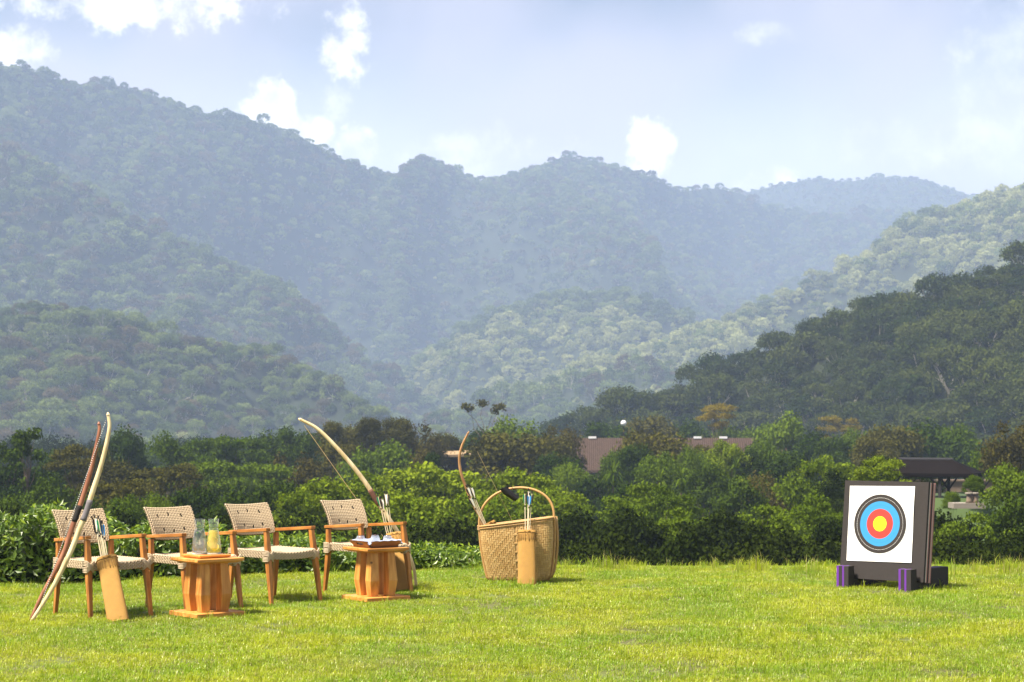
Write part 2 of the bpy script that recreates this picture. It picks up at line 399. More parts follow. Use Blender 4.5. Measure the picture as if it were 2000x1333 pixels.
# each kind gives crown and trunk meshes for a tree of height 1 x HH and width WW
def tree_meshes(kind, seed, ncard=8000, size=.32, low_detail=False):
    rg = np.random.default_rng(seed)
    cr, tr = MB(), MB()
    cl_ = []
    if kind == 'round':
        HH, WW = 11., 9.
        for i in range(34):
            a = rg.uniform(0, 2 * math.pi); e = math.asin(rg.uniform(-.35, 1)); k = rg.uniform(.55, .88)
            cl_.append(((3.5 * math.cos(a) * math.cos(e) * k / .8, 3.5 * math.sin(a) * math.cos(e) * k / .8, 6.6 + 3.5 * math.sin(e) * k / .8), rg.uniform(1.0, 1.75)))
        flat = .8
    elif kind == 'dome':
        HH, WW = 15., 15.
        for i in range(40):
            a = rg.uniform(0, 2 * math.pi); q = math.sqrt(rg.uniform(0, 1)); r = 5.9 * q
            cl_.append(((r * math.cos(a), r * math.sin(a), 8.6 + 4.6 * math.sqrt(max(0, 1 - q * q)) + rg.normal(0, .35)), rg.uniform(1.4, 2.3)))
        if low_detail:      # crowns of the closed forest reach down to their neighbours
            for i in range(16):
                a = rg.uniform(0, 2 * math.pi); r = rg.uniform(3.6, 5.6)
                cl_.append(((r * math.cos(a), r * math.sin(a), rg.uniform(4.6, 8.4)), rg.uniform(1.4, 2.2)))
        flat = .75
    elif kind == 'umbrella':
        HH, WW = 11., 12.
        for tier, (zz, rr, nn) in enumerate([(9.9, 4.2, 16), (8.6, 5.0, 16), (7.0, 3.8, 8)]):
            for i in range(nn):
                a = rg.uniform(0, 2 * math.pi); r = rr * math.sqrt(rg.uniform(.02, 1))
                cl_.append(((r * math.cos(a), r * math.sin(a), zz - .05 * r * r / 2 + rg.normal(0, .22)), rg.uniform(1.0, 1.8)))
        flat = .34
    elif kind == 'spreading':
        HH, WW = 10., 13.
        for i in range(60):
            a = rg.uniform(0, 2 * math.pi); q = math.sqrt(rg.uniform(0, 1)); r = 5.3 * q
            lay = rg.choice([0, 0, 1.5, 3.0, 4.6])
            cl_.append(((r * math.cos(a), r * math.sin(a), 9.3 - 3.2 * q * q - lay + rg.normal(0, .25)), rg.uniform(.9, 1.7)))
        flat = .36
    elif kind == 'sparse':
        HH, WW = 12., 5.
        for i in range(15):
            a = rg.uniform(0, 2 * math.pi); r = 1.7 * math.sqrt(rg.uniform(0, 1)); z = rg.choice([11, 10, 8.6, 7.4, 6, 10.6])
            cl_.append(((r * math.cos(a), r * math.sin(a), z + rg.normal(0, .4)), rg.uniform(.6, 1.05)))
        flat = .75
    elif kind == 'cone':
        HH, WW = 8., 5.
        for i in range(34):
            z = rg.uniform(1.2, 7.4); a = rg.uniform(0, 2 * math.pi); r = 1.9 * (1 - z / 8.2)
            cl_.append(((r * math.cos(a), r * math.sin(a), z), rg.uniform(.5, .9)))
        flat = .9
    elif kind == 'shrub':
        HH, WW = 5., 6.
        for i in range(36):
            a = rg.uniform(0, 2 * math.pi); q = math.sqrt(rg.uniform(0, 1)); r = 2.4 * q
            cl_.append(((r * math.cos(a), r * math.sin(a), rg.uniform(.5, 1) * (4.3 - 2.2 * q * q)), rg.uniform(.6, 1.1)))
        flat = .7
    elif kind == 'tufted':
        HH, WW = 13., 6.
        for (x, y, z, r) in [(-2.1, .3, 11.9, .85), (-1.3, -.4, 11.5, .7), (.1, .2, 12.3, .8), (1.9, -.2, 11.8, .85), (2.4, .4, 12.0, .6)]:
            cl_.append(((x, y, z), r))
        flat = .6
    if kind == 'palm':
        HH, WW = 7., 4.
        tr.tube([(0, 0, 0), (.1, 0, 2.5), (.05, .1, 5.4)], [.16, .12, .09], 6)
        for hz, nb, ln in [(5.5, 46, 1.7), (4.3, 26, 1.3)]:
            for i in range(nb):
                a = rg.uniform(0, 2 * math.pi); e = rg.uniform(-.5, 1.35); L = ln * rg.uniform(.75, 1.1)
                d = np.array([math.cos(a) * math.cos(e), math.sin(a) * math.cos(e), math.sin(e)])
                s_ = np.cross(d, [0, 0, 1]); s_ /= np.linalg.norm(s_) + 1e-6
                p0 = np.array([.05, .08, hz]); p1 = p0 + d * L * .55 + s_ * .0; p2 = p0 + d * L + np.array([0, 0, -.35 * L * math.cos(e)])
                w = .07
                cr.add([p0 - s_ * w * .6, p0 + s_ * w * .6, p1 + s_ * w, p1 - s_ * w, p2], [(0, 1, 2, 3), (3, 2, 4)])
        return cr, tr, HH, WW
    tot = sum(r * r for _, r in cl_)
    for c, r in cl_:
        clump(cr, c, (r, r, r * flat), max(12, int(ncard * r * r / tot)), size, rg, low=-.75 if flat > .6 else -.95, shell=.4 if flat > .6 else .25, jit=.65)
    base_h = {'round': 3.2, 'dome': 5.5, 'umbrella': 5.2, 'spreading': 4.0, 'sparse': 5.5, 'cone': .8, 'shrub': .5, 'tufted': 9.2}[kind]
    r0 = {'round': .26, 'dome': .42, 'umbrella': .24, 'spreading': .3, 'sparse': .16, 'cone': .14, 'shrub': .1, 'tufted': .13}[kind]
    seg = 4 if low_detail else 6
    limb(tr, (0, 0, -.6), (0, 0, base_h), r0, r0 * .7, rg, seg=seg, wob=.02)
    pick = cl_ if kind in ('tufted', 'sparse') else [cl_[i] for i in rg.choice(len(cl_), 6 if low_detail else min(14, len(cl_)), replace=False)]
    for c, r in pick:
        st = (0, 0, base_h * (rg.uniform(.8, 1.) if kind != 'sparse' else min(1.3, c[2] / base_h * .8)))
        limb(tr, st, (c[0] * .95, c[1] * .95, c[2] - .2 * r), r0 * .42, r0 * .12, rg, seg=4, n=3 if low_detail else 4)
    zz = np.concatenate(cr.V)
    HH = float(np.percentile(zz[:, 2], 99.6)); WW = 2 * float(np.percentile(np.abs(zz[:, :2]), 98.5))
    if kind == 'sparse': limb(tr, (0, 0, base_h), (0, 0, 10.5), r0 * .7, r0 * .25, rg, seg=seg, wob=.02)
    return cr, tr, HH, WW

L_dark = leafmat('leaf_dark', (0.012, 0.027, 0.004), (0.066, 0.104, 0.011), .15)
L_mid = leafmat('leaf_mid', (0.026, 0.054, 0.005), (0.135, 0.195, 0.015), .18)
L_bright = leafmat('leaf_bright', (0.050, 0.095, 0.006), (0.230, 0.290, 0.018), .2)
L_shaded = leafmat('leaf_shaded', (0.006, 0.013, 0.002), (0.032, 0.046, 0.007), .1)  # dark leaf colour stands in for the shade over the front shrubs
L_olive = leafmat('leaf_olive', (0.026, 0.030, 0.006), (0.115, 0.108, 0.020), .15)
L_brown = leafmat('leaf_brown', (0.034, 0.032, 0.008), (0.118, 0.104, 0.022), .15)
L_yellow = leafmat('leaf_yellow', (0.11, 0.10, 0.010), (0.26, 0.20, 0.022), .3)
L_fa = leafmat('forest_leaf_green', (0.026, 0.055, 0.014), (0.200, 0.250, 0.070), .2, obj=.9)
L_fb = leafmat('forest_leaf_brown', (0.050, 0.045, 0.024), (0.150, 0.120, 0.058), .2, obj=.9)
L_ra = leafmat('forest_leaf_dark_shaded', (0.016, 0.034, 0.007), (0.080, 0.098, 0.022), .2, obj=.9)  # dark foliage, with the cloud shadow on the near hill painted in
L_rb = leafmat('forest_leaf_umber', (0.024, 0.022, 0.010), (0.078, 0.060, 0.026), .2, obj=.9)  # brown leaves of the near hill, cloud shadow painted in as well
L_fc = leafmat('forest_leaf_pale', (0.13, 0.16, 0.055), (0.40, 0.42, 0.18), .25, obj=.9)  # pale leaf; carries the painted sunlight on sunny ridge and spur

# ---- forest on the hills: a mass of trees nobody could count, plus the largest ones as trees of their own
protos = bpy.data.collections.new('forest_tree_kinds')     # instance sources only
def proto(name, kind, seed, mats, ncard, size):
    cr, tr, HH, WW = tree_meshes(kind, seed, ncard, size, True)
    nb = MB(); nb.V = cr.V + tr.V; nb.n = cr.n + tr.n
    nb.F = [(f, 0) for f, _ in cr.F] + [(f + cr.n, 1) for f, _ in tr.F]
    o = nb.build(name, mats); COL.objects.unlink(o)
    return o
def make_set(tag_, ncard, size, mats):
    c = bpy.data.collections.new('kinds_' + tag_)
    for i, (k, sd_, mt) in enumerate(mats):
        c.objects.link(proto('kind_%s_%02d' % (tag_, i), k, sd_, [mt, M_barkpale], ncard, size))
    return c
SET_FAR = make_set('far', 800, 1.15, [('dome', 1, L_fa), ('round', 2, L_fa), ('dome', 3, L_fb), ('dome', 4, L_fa), ('dome', 5, L_fa), ('dome', 6, L_fa), ('round', 7, L_fa), ('round', 8, L_fc)])
SET_MID = make_set('mid', 1000, .95, [('dome', 11, L_fa), ('round', 12, L_fa), ('dome', 13, L_fb), ('dome', 14, L_fa), ('round', 15, L_fc), ('dome', 16, L_fa), ('round', 17, L_fa), ('round', 18, L_fb)])
SET_SUN_PALE = make_set('pale', 900, 1.0, [('dome', 21, L_fc), ('round', 22, L_fc), ('dome', 23, L_fa), ('dome', 24, L_fc), ('round', 25, L_fc), ('dome', 26, L_fc)])  # pale leaves paint the sunlight on the ridge and the spur
SET_NEAR = make_set('near', 2400, .62, [('dome', 31, L_ra), ('round', 32, L_ra), ('dome', 33, L_ra), ('dome', 34, L_ra), ('round', 35, L_ra), ('dome', 36, L_ra), ('round', 37, L_rb), ('round', 38, L_ra)])
SET_LEFT = make_set('left', 2000, .66, [('dome', 51, L_fa), ('round', 52, L_fa), ('dome', 53, L_fb), ('dome', 54, L_fa), ('round', 55, L_fa), ('dome', 56, L_fa), ('round', 57, L_fc)])

def scatter(name, pts, coll, kind='stuff', label=None):
    """points (x,y,z,scale,rotation,pick,zscale) carry instances of the kinds in coll"""
    me = bpy.data.meshes.new(name)
    a = np.asarray(pts, dtype=np.float32)
    me.vertices.add(len(a)); me.vertices.foreach_set('co', a[:, :3].ravel())
    for nm, i in (('scl', 3), ('rot', 4), ('zsc', 6)):
        at_ = me.attributes.new(nm, 'FLOAT', 'POINT'); at_.data.foreach_set('value', a[:, i].copy())
    at_ = me.attributes.new('pick', 'INT', 'POINT'); at_.data.foreach_set('value', a[:, 5].astype(np.int32))
    o = bpy.data.objects.new(name, me); COL.objects.link(o)
    ng = bpy.data.node_groups.new(name + '_nodes', 'GeometryNodeTree')
    ng.interface.new_socket('Geometry', in_out='INPUT', socket_type='NodeSocketGeometry')
    ng.interface.new_socket('Geometry', in_out='OUTPUT', socket_type='NodeSocketGeometry')
    T = NT(ng)
    gi = T.n('NodeGroupInput'); go = T.n('NodeGroupOutput')
    mp = T.n('GeometryNodeMeshToPoints', i0=gi.outputs[0])
    ci = T.n('GeometryNodeCollectionInfo', Separate_Children=True, Reset_Children=True)
    ci.inputs['Collection'].default_value = coll
    def attr(nm, typ='FLOAT'):
        return T.n('GeometryNodeInputNamedAttribute', {'data_type': typ}, Name=nm).outputs[0]
    ip = T.n('GeometryNodeInstanceOnPoints', Points=mp.outputs[0], Instance=ci.outputs[0], Pick_Instance=True)
    T.set(ip, 'Instance Index', attr('pick', 'INT'))
    T.set(ip, 'Rotation', T.n('ShaderNodeCombineXYZ', Z=attr('rot')).outputs[0])
    sc_ = attr('scl'); T.set(ip, 'Scale', T.n('ShaderNodeCombineXYZ', X=sc_, Y=sc_, Z=T.m('MULTIPLY', sc_, attr('zsc'))).outputs[0])
    T.set(go, 0, ip.outputs[0])
    md = o.modifiers.new('scatter', 'NODES'); md.node_group = ng
    o['kind'] = kind
    if label: o['label'] = label
    return o

def hill_trees(h, sp, rg, smin=.9, smax=1.7):
    pts = []
    px = h['px0']
    while px < h['px1']:
        D = h['D0'] + h['D1'] * (px - 1000) / 1000
        dpx = sp / D * 3700
        L = hill_point(h, px, 0)[1]
        nt = max(1, int((L * 1.12) / (sp * .95)))
        for i in range(-4, nt):
            t = (i + rg.uniform(0, 1)) / nt if i > -3 else rg.uniform(-.012, .03)
            if t > 1: continue
            p, _ = hill_point(h, px + dpx * rg.uniform(-.5, .5), t)
            big = noise.noise(Vector((p.x / 55, p.y / 55, 3.1)))
            s_ = lerp(smin, smax, min(1, max(0, rg.uniform(0, 1) ** 1.6 + .35 * big)))
            pts.append((p.x, p.y, p.z - 5.5 * s_, s_, rg.uniform(0, 6.28), int(abs(noise.noise(Vector((p.x / 40, p.y / 40, 7.7))) * 9 + rg.normal(0, 1.6)) * 1.0), rg.uniform(.8, 1.3), t))
        px += dpx
    return pts
rg = np.random.default_rng(21)
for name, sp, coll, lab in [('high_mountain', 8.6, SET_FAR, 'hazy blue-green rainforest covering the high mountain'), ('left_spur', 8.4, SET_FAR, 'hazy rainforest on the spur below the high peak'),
                            ('sunny_ridge', 8.4, SET_SUN_PALE, 'forest in pale leaf colour painted as sunlight on the ridge behind the dark hill'), ('added_sun_spur', 8.4, SET_SUN_PALE, 'forest in pale leaf colour painted as sunlight on the added spur in the middle of the valley'), ('low_knoll', 8.4, SET_MID, 'hazy forest on the low knoll in the valley'),
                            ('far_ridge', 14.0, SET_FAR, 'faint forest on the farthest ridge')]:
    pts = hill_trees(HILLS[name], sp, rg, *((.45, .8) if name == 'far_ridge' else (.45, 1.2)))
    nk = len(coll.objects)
    if name == 'added_sun_spur': pts = [q[:5] + (2,) + q[6:] if q[7] < .18 * rg.uniform(0, 1) else q for q in pts]     # green trees on its crest, painted-sun pale ones lower down
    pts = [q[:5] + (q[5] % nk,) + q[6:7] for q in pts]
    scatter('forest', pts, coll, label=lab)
single = {'dome': [], 'round': []}
kid = 0
FT = []
for k, sd_, mt in [('dome', 41, L_ra), ('dome', 42, L_ra), ('round', 43, L_ra), ('dome', 44, L_ra), ('umbrella', 45, L_ra), ('round', 46, L_ra), ('dome', 47, L_ra)]:
    cr, tr, HH, WW = tree_meshes(k, sd_, 2600, .6, True)
    r = empty('forest_tree'); cr.build('crown', mt, r); tr.build('trunk', M_barkpale, r); FT.append(r)
used = set()
for name, sp, lab, grp, want in [('right_hill', 5.4, 'domed tree in the dark forest on the near hillside behind the target', 'trees on the dark hill behind the target', 110),
                                 ('left_hill', 7.2, 'domed tree in the grey-green forest on the hillside above the chairs', 'trees on the hill above the chairs', 100)]:
    h = HILLS[name]
    pts = hill_trees(h, sp, rg, *((.45, .85) if name == 'right_hill' else (.5, .95)))
    vis = [i for i, q in enumerate(pts) if 0 <= q[7] < .8 and abs(q[0] / q[1]) < .268 and 833 - (q[2] + 13 - H) / q[1] * 3700 < 815]
    pick = set(int(v) for v in rg.choice(vis, min(want, len(vis)), replace=False))
    for i in pick:
        q = pts[i]; b = int(q[5]) % len(FT)
        c = FT[b] if b not in used else copy_tree(FT[b])
        used.add(b)
        c.location = q[:3]; c.rotation_euler = (0, 0, q[4]); s_ = q[3] * 1.12; c.scale = (s_, s_, s_ * q[6])
        if name == 'left_hill':
            for ch in c.children:
                if ch.name.startswith('crown'): ch.material_slots[0].link = 'OBJECT'; ch.material_slots[0].material = L_fb if b == 1 else L_fa
        px_, t_ = 1000 + q[0] / q[1] * 3700, q[7]
        shape = ['domed green', 'tall domed green' if name == 'right_hill' else 'domed brownish', 'small round green', 'broad domed green', 'flat-topped green', 'small round dark', 'wide dark domed'][b]
        band = 'on the crest' if t_ < .12 else 'high up' if t_ < .35 else 'halfway up' if t_ < .6 else 'low'
        if name == 'right_hill': side = 'right of the target' if px_ > 1850 else 'over the target' if px_ > 1620 else 'over the lodge'
        else: side = 'over the first chair' if px_ < 230 else 'over the second chair' if px_ < 420 else 'over the third chair' if px_ < 600 else 'over the fourth chair'
        tag(c, '%s tree %s on the %s hill, %s' % (shape, band, 'dark near' if name == 'right_hill' else 'lower hazy', side), 'tree', grp)
    near = SET_NEAR if name == 'right_hill' else SET_LEFT
    nk = len(near.objects)
    scatter('forest', [q[:5] + (q[5] % nk,) + q[6:7] for i, q in enumerate(pts) if i not in pick], near, label='rest of the forest on the ' + ('dark hill behind the target' if name == 'right_hill' else 'hill above the chairs'))


# ------------------------------------------------------------------ the haze that fades the hills
hz = MB(); hz.box((0, 1840, 232), (2600, 3740, 500))
m, T = new_mat('haze_air')
pv = T.n('ShaderNodeVolumePrincipled', Color=(0.53, 0.68, 1.0), Density=0.00030, Anisotropy=0.0)
out(T, None, pv.outputs[0])
HZ = hz.build('haze', m); HZ['kind'] = 'stuff'; HZ['label'] = 'pale blue haze filling the valley'

# ------------------------------------------------------------------ buildings in the valley
M_roof = plain('red_brown_roof', (0.115, 0.075, 0.055), 0.85, 0.3, 2.0)
M_ridge = plain('white_metal_cap', (0.75, 0.75, 0.76), 0.5, 0.05)
M_wallc = plain('earth_wall', (0.20, 0.15, 0.11), 0.9, 0.2, 2)
M_dark = plain('dark_timber', (0.022, 0.019, 0.018), 0.7, 0.3, 4)
M_darkroof = plain('dark_shingle', (0.010, 0.008, 0.008), 0.9, 0.3, 3, spec=0.03)
M_stone = plain('pale_stone', (0.26, 0.23, 0.19), 0.85, 0.2, 6)
M_globe = plain('white_globe', (0.85, 0.85, 0.85), 0.3, 0.02)

# long lodge with the red-brown roof
Yl = 232
lod = empty('lodge', (at(1290, 900, Yl).x, Yl, -7.2), R(-2), 'long low lodge with red-brown roof half hidden by trees', 'building')
hw, zr, ze, dp = 15.3, 7.25, 3.4, 5.5
MB().add([(-hw, -dp, ze), (hw, -dp, ze), (hw, 0, zr), (-hw, 0, zr), (-hw, dp, ze), (hw, dp, ze), (-hw, -dp, ze - .2), (hw, -dp, ze - .2), (hw, dp, ze - .2), (-hw, dp, ze - .2)],
         [(0, 1, 2, 3), (3, 2, 5, 4), (0, 3, 4, 9, 6), (1, 7, 8, 5, 2), (0, 6, 7, 1), (4, 5, 8, 9), (6, 9, 8, 7)]).build('roof', M_roof, lod)
roof = lod.children[0]
tm = MB()
for i in range(44):
    y0 = -dp + i * dp / 44; z0 = ze + (zr - ze) * i / 44
    tm.box((0, y0, z0 + .06), (2 * hw, .05, .09))
for i in range(120): tm.add([(-hw + i * .255, -dp, ze + .03), (-hw + i * .255 + .08, -dp, ze + .10), (-hw + i * .255 + .16, -dp, ze + .03), (-hw + i * .255, 0, zr + .03), (-hw + i * .255 + .08, 0, zr + .10), (-hw + i * .255 + .16, 0, zr + .03)], [(0, 1, 4, 3), (1, 2, 5, 4)])
tm.build('tile_courses', M_roof, roof, kind='stuff')
for px in (1157, 1362, 1412, 1512):
    MB().box(((px - 1290) / 3700 * Yl, -.1, zr + .12), (.95, .5, .26)).build('ridge_vent', M_ridge, roof)
MB().box((0, 0, ze / 2 - .3), (2 * hw - 1.6, 2 * dp - 1.6, ze - .1)).build('wall', M_wallc, lod)
for i in range(9):
    MB().box((-12 + i * 3, -dp + .76, 1.5), (1.1, .06, 1.5)).build('window', M_dark, lod)

# small dark hut left of the lodge
Yh = 205
hut = empty('small_hut', (at(893, 895, Yh).x, Yh, -8.5), R(10), 'small dark open hut with tan roof edge among the trees', 'hut')
zt = 8.5 + at(0, 884, Yh).z
MB().add([(-1.5, -1.2, zt - .25), (1.4, -1.2, zt - .15), (1.4, 1.2, zt + .2), (-1.5, 1.2, zt + .1), (-1.5, -1.2, zt - .5), (1.4, -1.2, zt - .4), (1.4, 1.2, zt), (-1.5, 1.2, zt - .1)],
         [(0, 1, 2, 3), (4, 7, 6, 5), (0, 4, 5, 1), (1, 5, 6, 2), (2, 6, 7, 3), (3, 7, 4, 0)]).build('roof', plain('tan_thatch', (.33, .23, .13), .9, .2, 4), hut)
for x in (-1.2, 1.1):
    for y in (-1, 1): MB().box((x, y, zt / 2 - .3), (.14, .14, zt)).build('post', M_dark, hut)
MB().box((0, .9, zt / 2 - .4), (2.3, .1, zt - .4)).build('back_wall', M_dark, hut)
MB().box((-1.6, -1.4, zt - 1.45), (.7, .1, .28)).build('white_panel', M_ridge, hut)

# open pavilion with the dark hipped roof
Yp = 88
g0 = -1.75
pav = empty('pavilion', (at(1838, 900, Yp).x, Yp, g0), R(-24), 'open pavilion with dark hipped roof on posts behind the target', 'pavilion')
def pz(py): return at(0, py, Yp).z - g0
e, rz_ = pz(924), pz(898.5)
a, b = 1.75, 1.3
rv = [(-a - .3, -b, e), (a, -b, e), (a, b, e), (-a - .3, b, e), (-1.9, 0, rz_), (.55, 0, rz_)]
rf = MB().add(rv + [(x, y, z - .14) for x, y, z in rv[:4]], [(0, 1, 5, 4), (1, 2, 5), (2, 3, 4, 5), (3, 0, 4), (0, 6, 7, 1), (1, 7, 8, 2), (2, 8, 9, 3), (3, 9, 6, 0), (9, 8, 7, 6)]).build('roof', M_darkroof, pav)
MB().tube([(-1.95, 0, rz_ + .02), (.55, 0, rz_ + .02)], .07, 6).build('ridge_cap', plain('grey_flashing', (.04, .04, .045), .6, .1, spec=.1), rf)
for x in (-1.75, 0.15, 1.7):
    for y in (-1.05, 1.05):
        MB().box((x, y, e / 2 - .1), (.13, .13, e)).build('post', M_dark, pav)
        br = MB()
        for sgn in (-1, 1): br.tube([(x + sgn * .04, y, e - .75), (x + sgn * .48, y, e - .12)], .045, 5)
        br.build('brace', M_dark, pav)
for y in (-1.05, 1.05): MB().box((-.1, y, e - .11), (3.9, .1, .16)).build('beam', M_dark, pav)
# low wall and paving behind / beside it
lw = MB(); lw.box((at(1875, 0, 97).x, 97, g0 + .2), (5.2, .4, .55)); lw.box((at(1875, 0, 97).x, 97, g0 + .52), (5.4, .6, .08))
tag(lw.build('low_wall', M_wallc), 'low earth-brown wall behind the dark pavilion', 'wall')
pt = MB(); q = at(1888, 0, 78); pt.box((q.x, q.y, -1.72), (1.3, 1.0, .22)); o = pt.build('paved_pad', M_stone); o['kind'] = 'structure'
for i, (px, lab) in enumerate([(1893, 'round wooden stool on the paved pad, left one of two'), (1905, 'round wooden stool on the paved pad, right one of two')]):
    q = at(px, 0, 77.8); st = empty('stool', (q.x, q.y, -1.61), 0, lab, 'stool', 'stools by the pavilion')
    MB().lathe([(.16, 0), (.12, .12), (.11, .25), (.13, .36)], 10, cap=True).build('base', M_wallc, st, smooth=True)
    MB().lathe([(.17, .36), (.18, .38), (.18, .42), (.16, .43)], 12, cap=True).build('seat', M_stone, st)
# white globe lamp above the trees
q = at(1218, 827, 210); gl = empty('globe_lamp', (q.x, 210, -11), 0, 'white globe lamp on a pole above the treetops', 'lamp')
MB().tube([(0, 0, 0), (0, 0, q.z + 11 - .3)], .06, 6).build('pole', M_dark, gl)
gm = MB(); gm.lathe([(.02, -.32), (.2, -.26), (.31, -.1), (.33, .03), (.27, .2), (.14, .3), (.01, .33)], 14, c=(0, 0, q.z + 11)); gm.build('globe', M_globe, gl, smooth=True)

# ------------------------------------------------------------------ trees in the valley, each one a thing
PROT = {}
def add_proto(key, kind, seed, leaf, ncard=8000, size=.32, bark=None):
    cr, tr, HH, WW = tree_meshes(kind, seed, ncard, size)
    r = empty('tree_source'); cr.build('crown', leaf, r); tr.build('trunk', bark or M_bark, r)
    PROT.setdefault(key, []).append([r, HH, WW, False])
for sd_ in (61, 62): add_proto('round', 'round', sd_, L_dark)
for sd_ in (63, 64): add_proto('mid', 'round', sd_, L_mid)
for sd_ in (65, 66): add_proto('olive', 'round', sd_, L_olive)
add_proto('brown', 'round', 67, L_brown, 6500)
add_proto('dome', 'dome', 68, L_mid, 11000, .4)
add_proto('umb', 'umbrella', 69, L_olive); add_proto('umb', 'umbrella', 70, L_mid)
for sd_ in (71, 72): add_proto('bright', 'spreading', sd_, L_bright, 13000, .30)
add_proto('tall', 'sparse', 73, L_dark, 1700); add_proto('tall', 'sparse', 74, L_dark, 1700)
add_proto('cone', 'cone', 75, L_dark, 5000, .26)
for sd_ in (76, 77): add_proto('shrub', 'shrub', sd_, L_mid, 15000, .17)
add_proto('shrubd', 'shrub', 78, L_shaded, 15000, .17)
add_proto('shrubb', 'shrub', 79, L_bright, 15000, .17)
add_proto('palm', 'palm', 80, L_mid); add_proto('palm', 'palm', 81, L_mid)
for sd_ in (84, 85, 86): add_proto('layer', 'spreading', sd_, L_mid, 11000, .30)
add_proto('yellow', 'umbrella', 82, L_yellow, 5000, .34)
add_proto('tuft', 'tufted', 83, L_olive, 620, .30)
KINDNAME = dict(round='broadleaf_tree', mid='broadleaf_tree', olive='olive_tree', brown='russet_tree', dome='domed_tree', umb='umbrella_tree', bright='acacia_tree', tall='slender_tree', cone='conical_tree',
                shrub='shrub', shrubd='shrub', shrubb='shrub', layer='acacia_tree', palm='dracaena', yellow='flowering_tree', tuft='tufted_tree')
KINDNAME['olive'] = 'broadleaf_tree'; KINDNAME['brown'] = 'broadleaf_tree'
counts = {}
def tree(kind, px, top, wpx, dist, label, group=None, cat=None):
    L = PROT[kind]; i = counts.get(kind, 0); counts[kind] = i + 1
    pr = L[i % len(L)]
    if pr[3]: r = copy_tree(pr[0])
    else: r = pr[0]; pr[3] = True
    p = at(px, top, dist); zg = ground_z(p.x, dist)
    hgt = max(1.2, p.z - zg); wid = wpx / 3700 * dist
    r.name = KINDNAME[kind]
    r.location = (p.x, dist, zg - .1); r.rotation_euler = (0, 0, (i * 2.39 + px) % 6.28)
    if kind.startswith('shrub'): wid *= 1.35
    k = wid / pr[2]; kz = k * min(1.35, max(.8, hgt / (pr[1] * k)))
    r.scale = (k, k, kz)
    for ch in r.children:
        if ch.name.startswith('crown'): ch.location.z = (hgt - pr[1] * kz) / kz
        else: ch.scale.z = max(.3, hgt / (pr[1] * kz))
    tag(r, label, cat or ('shrub' if kind.startswith('shrub') else 'tree'), group)
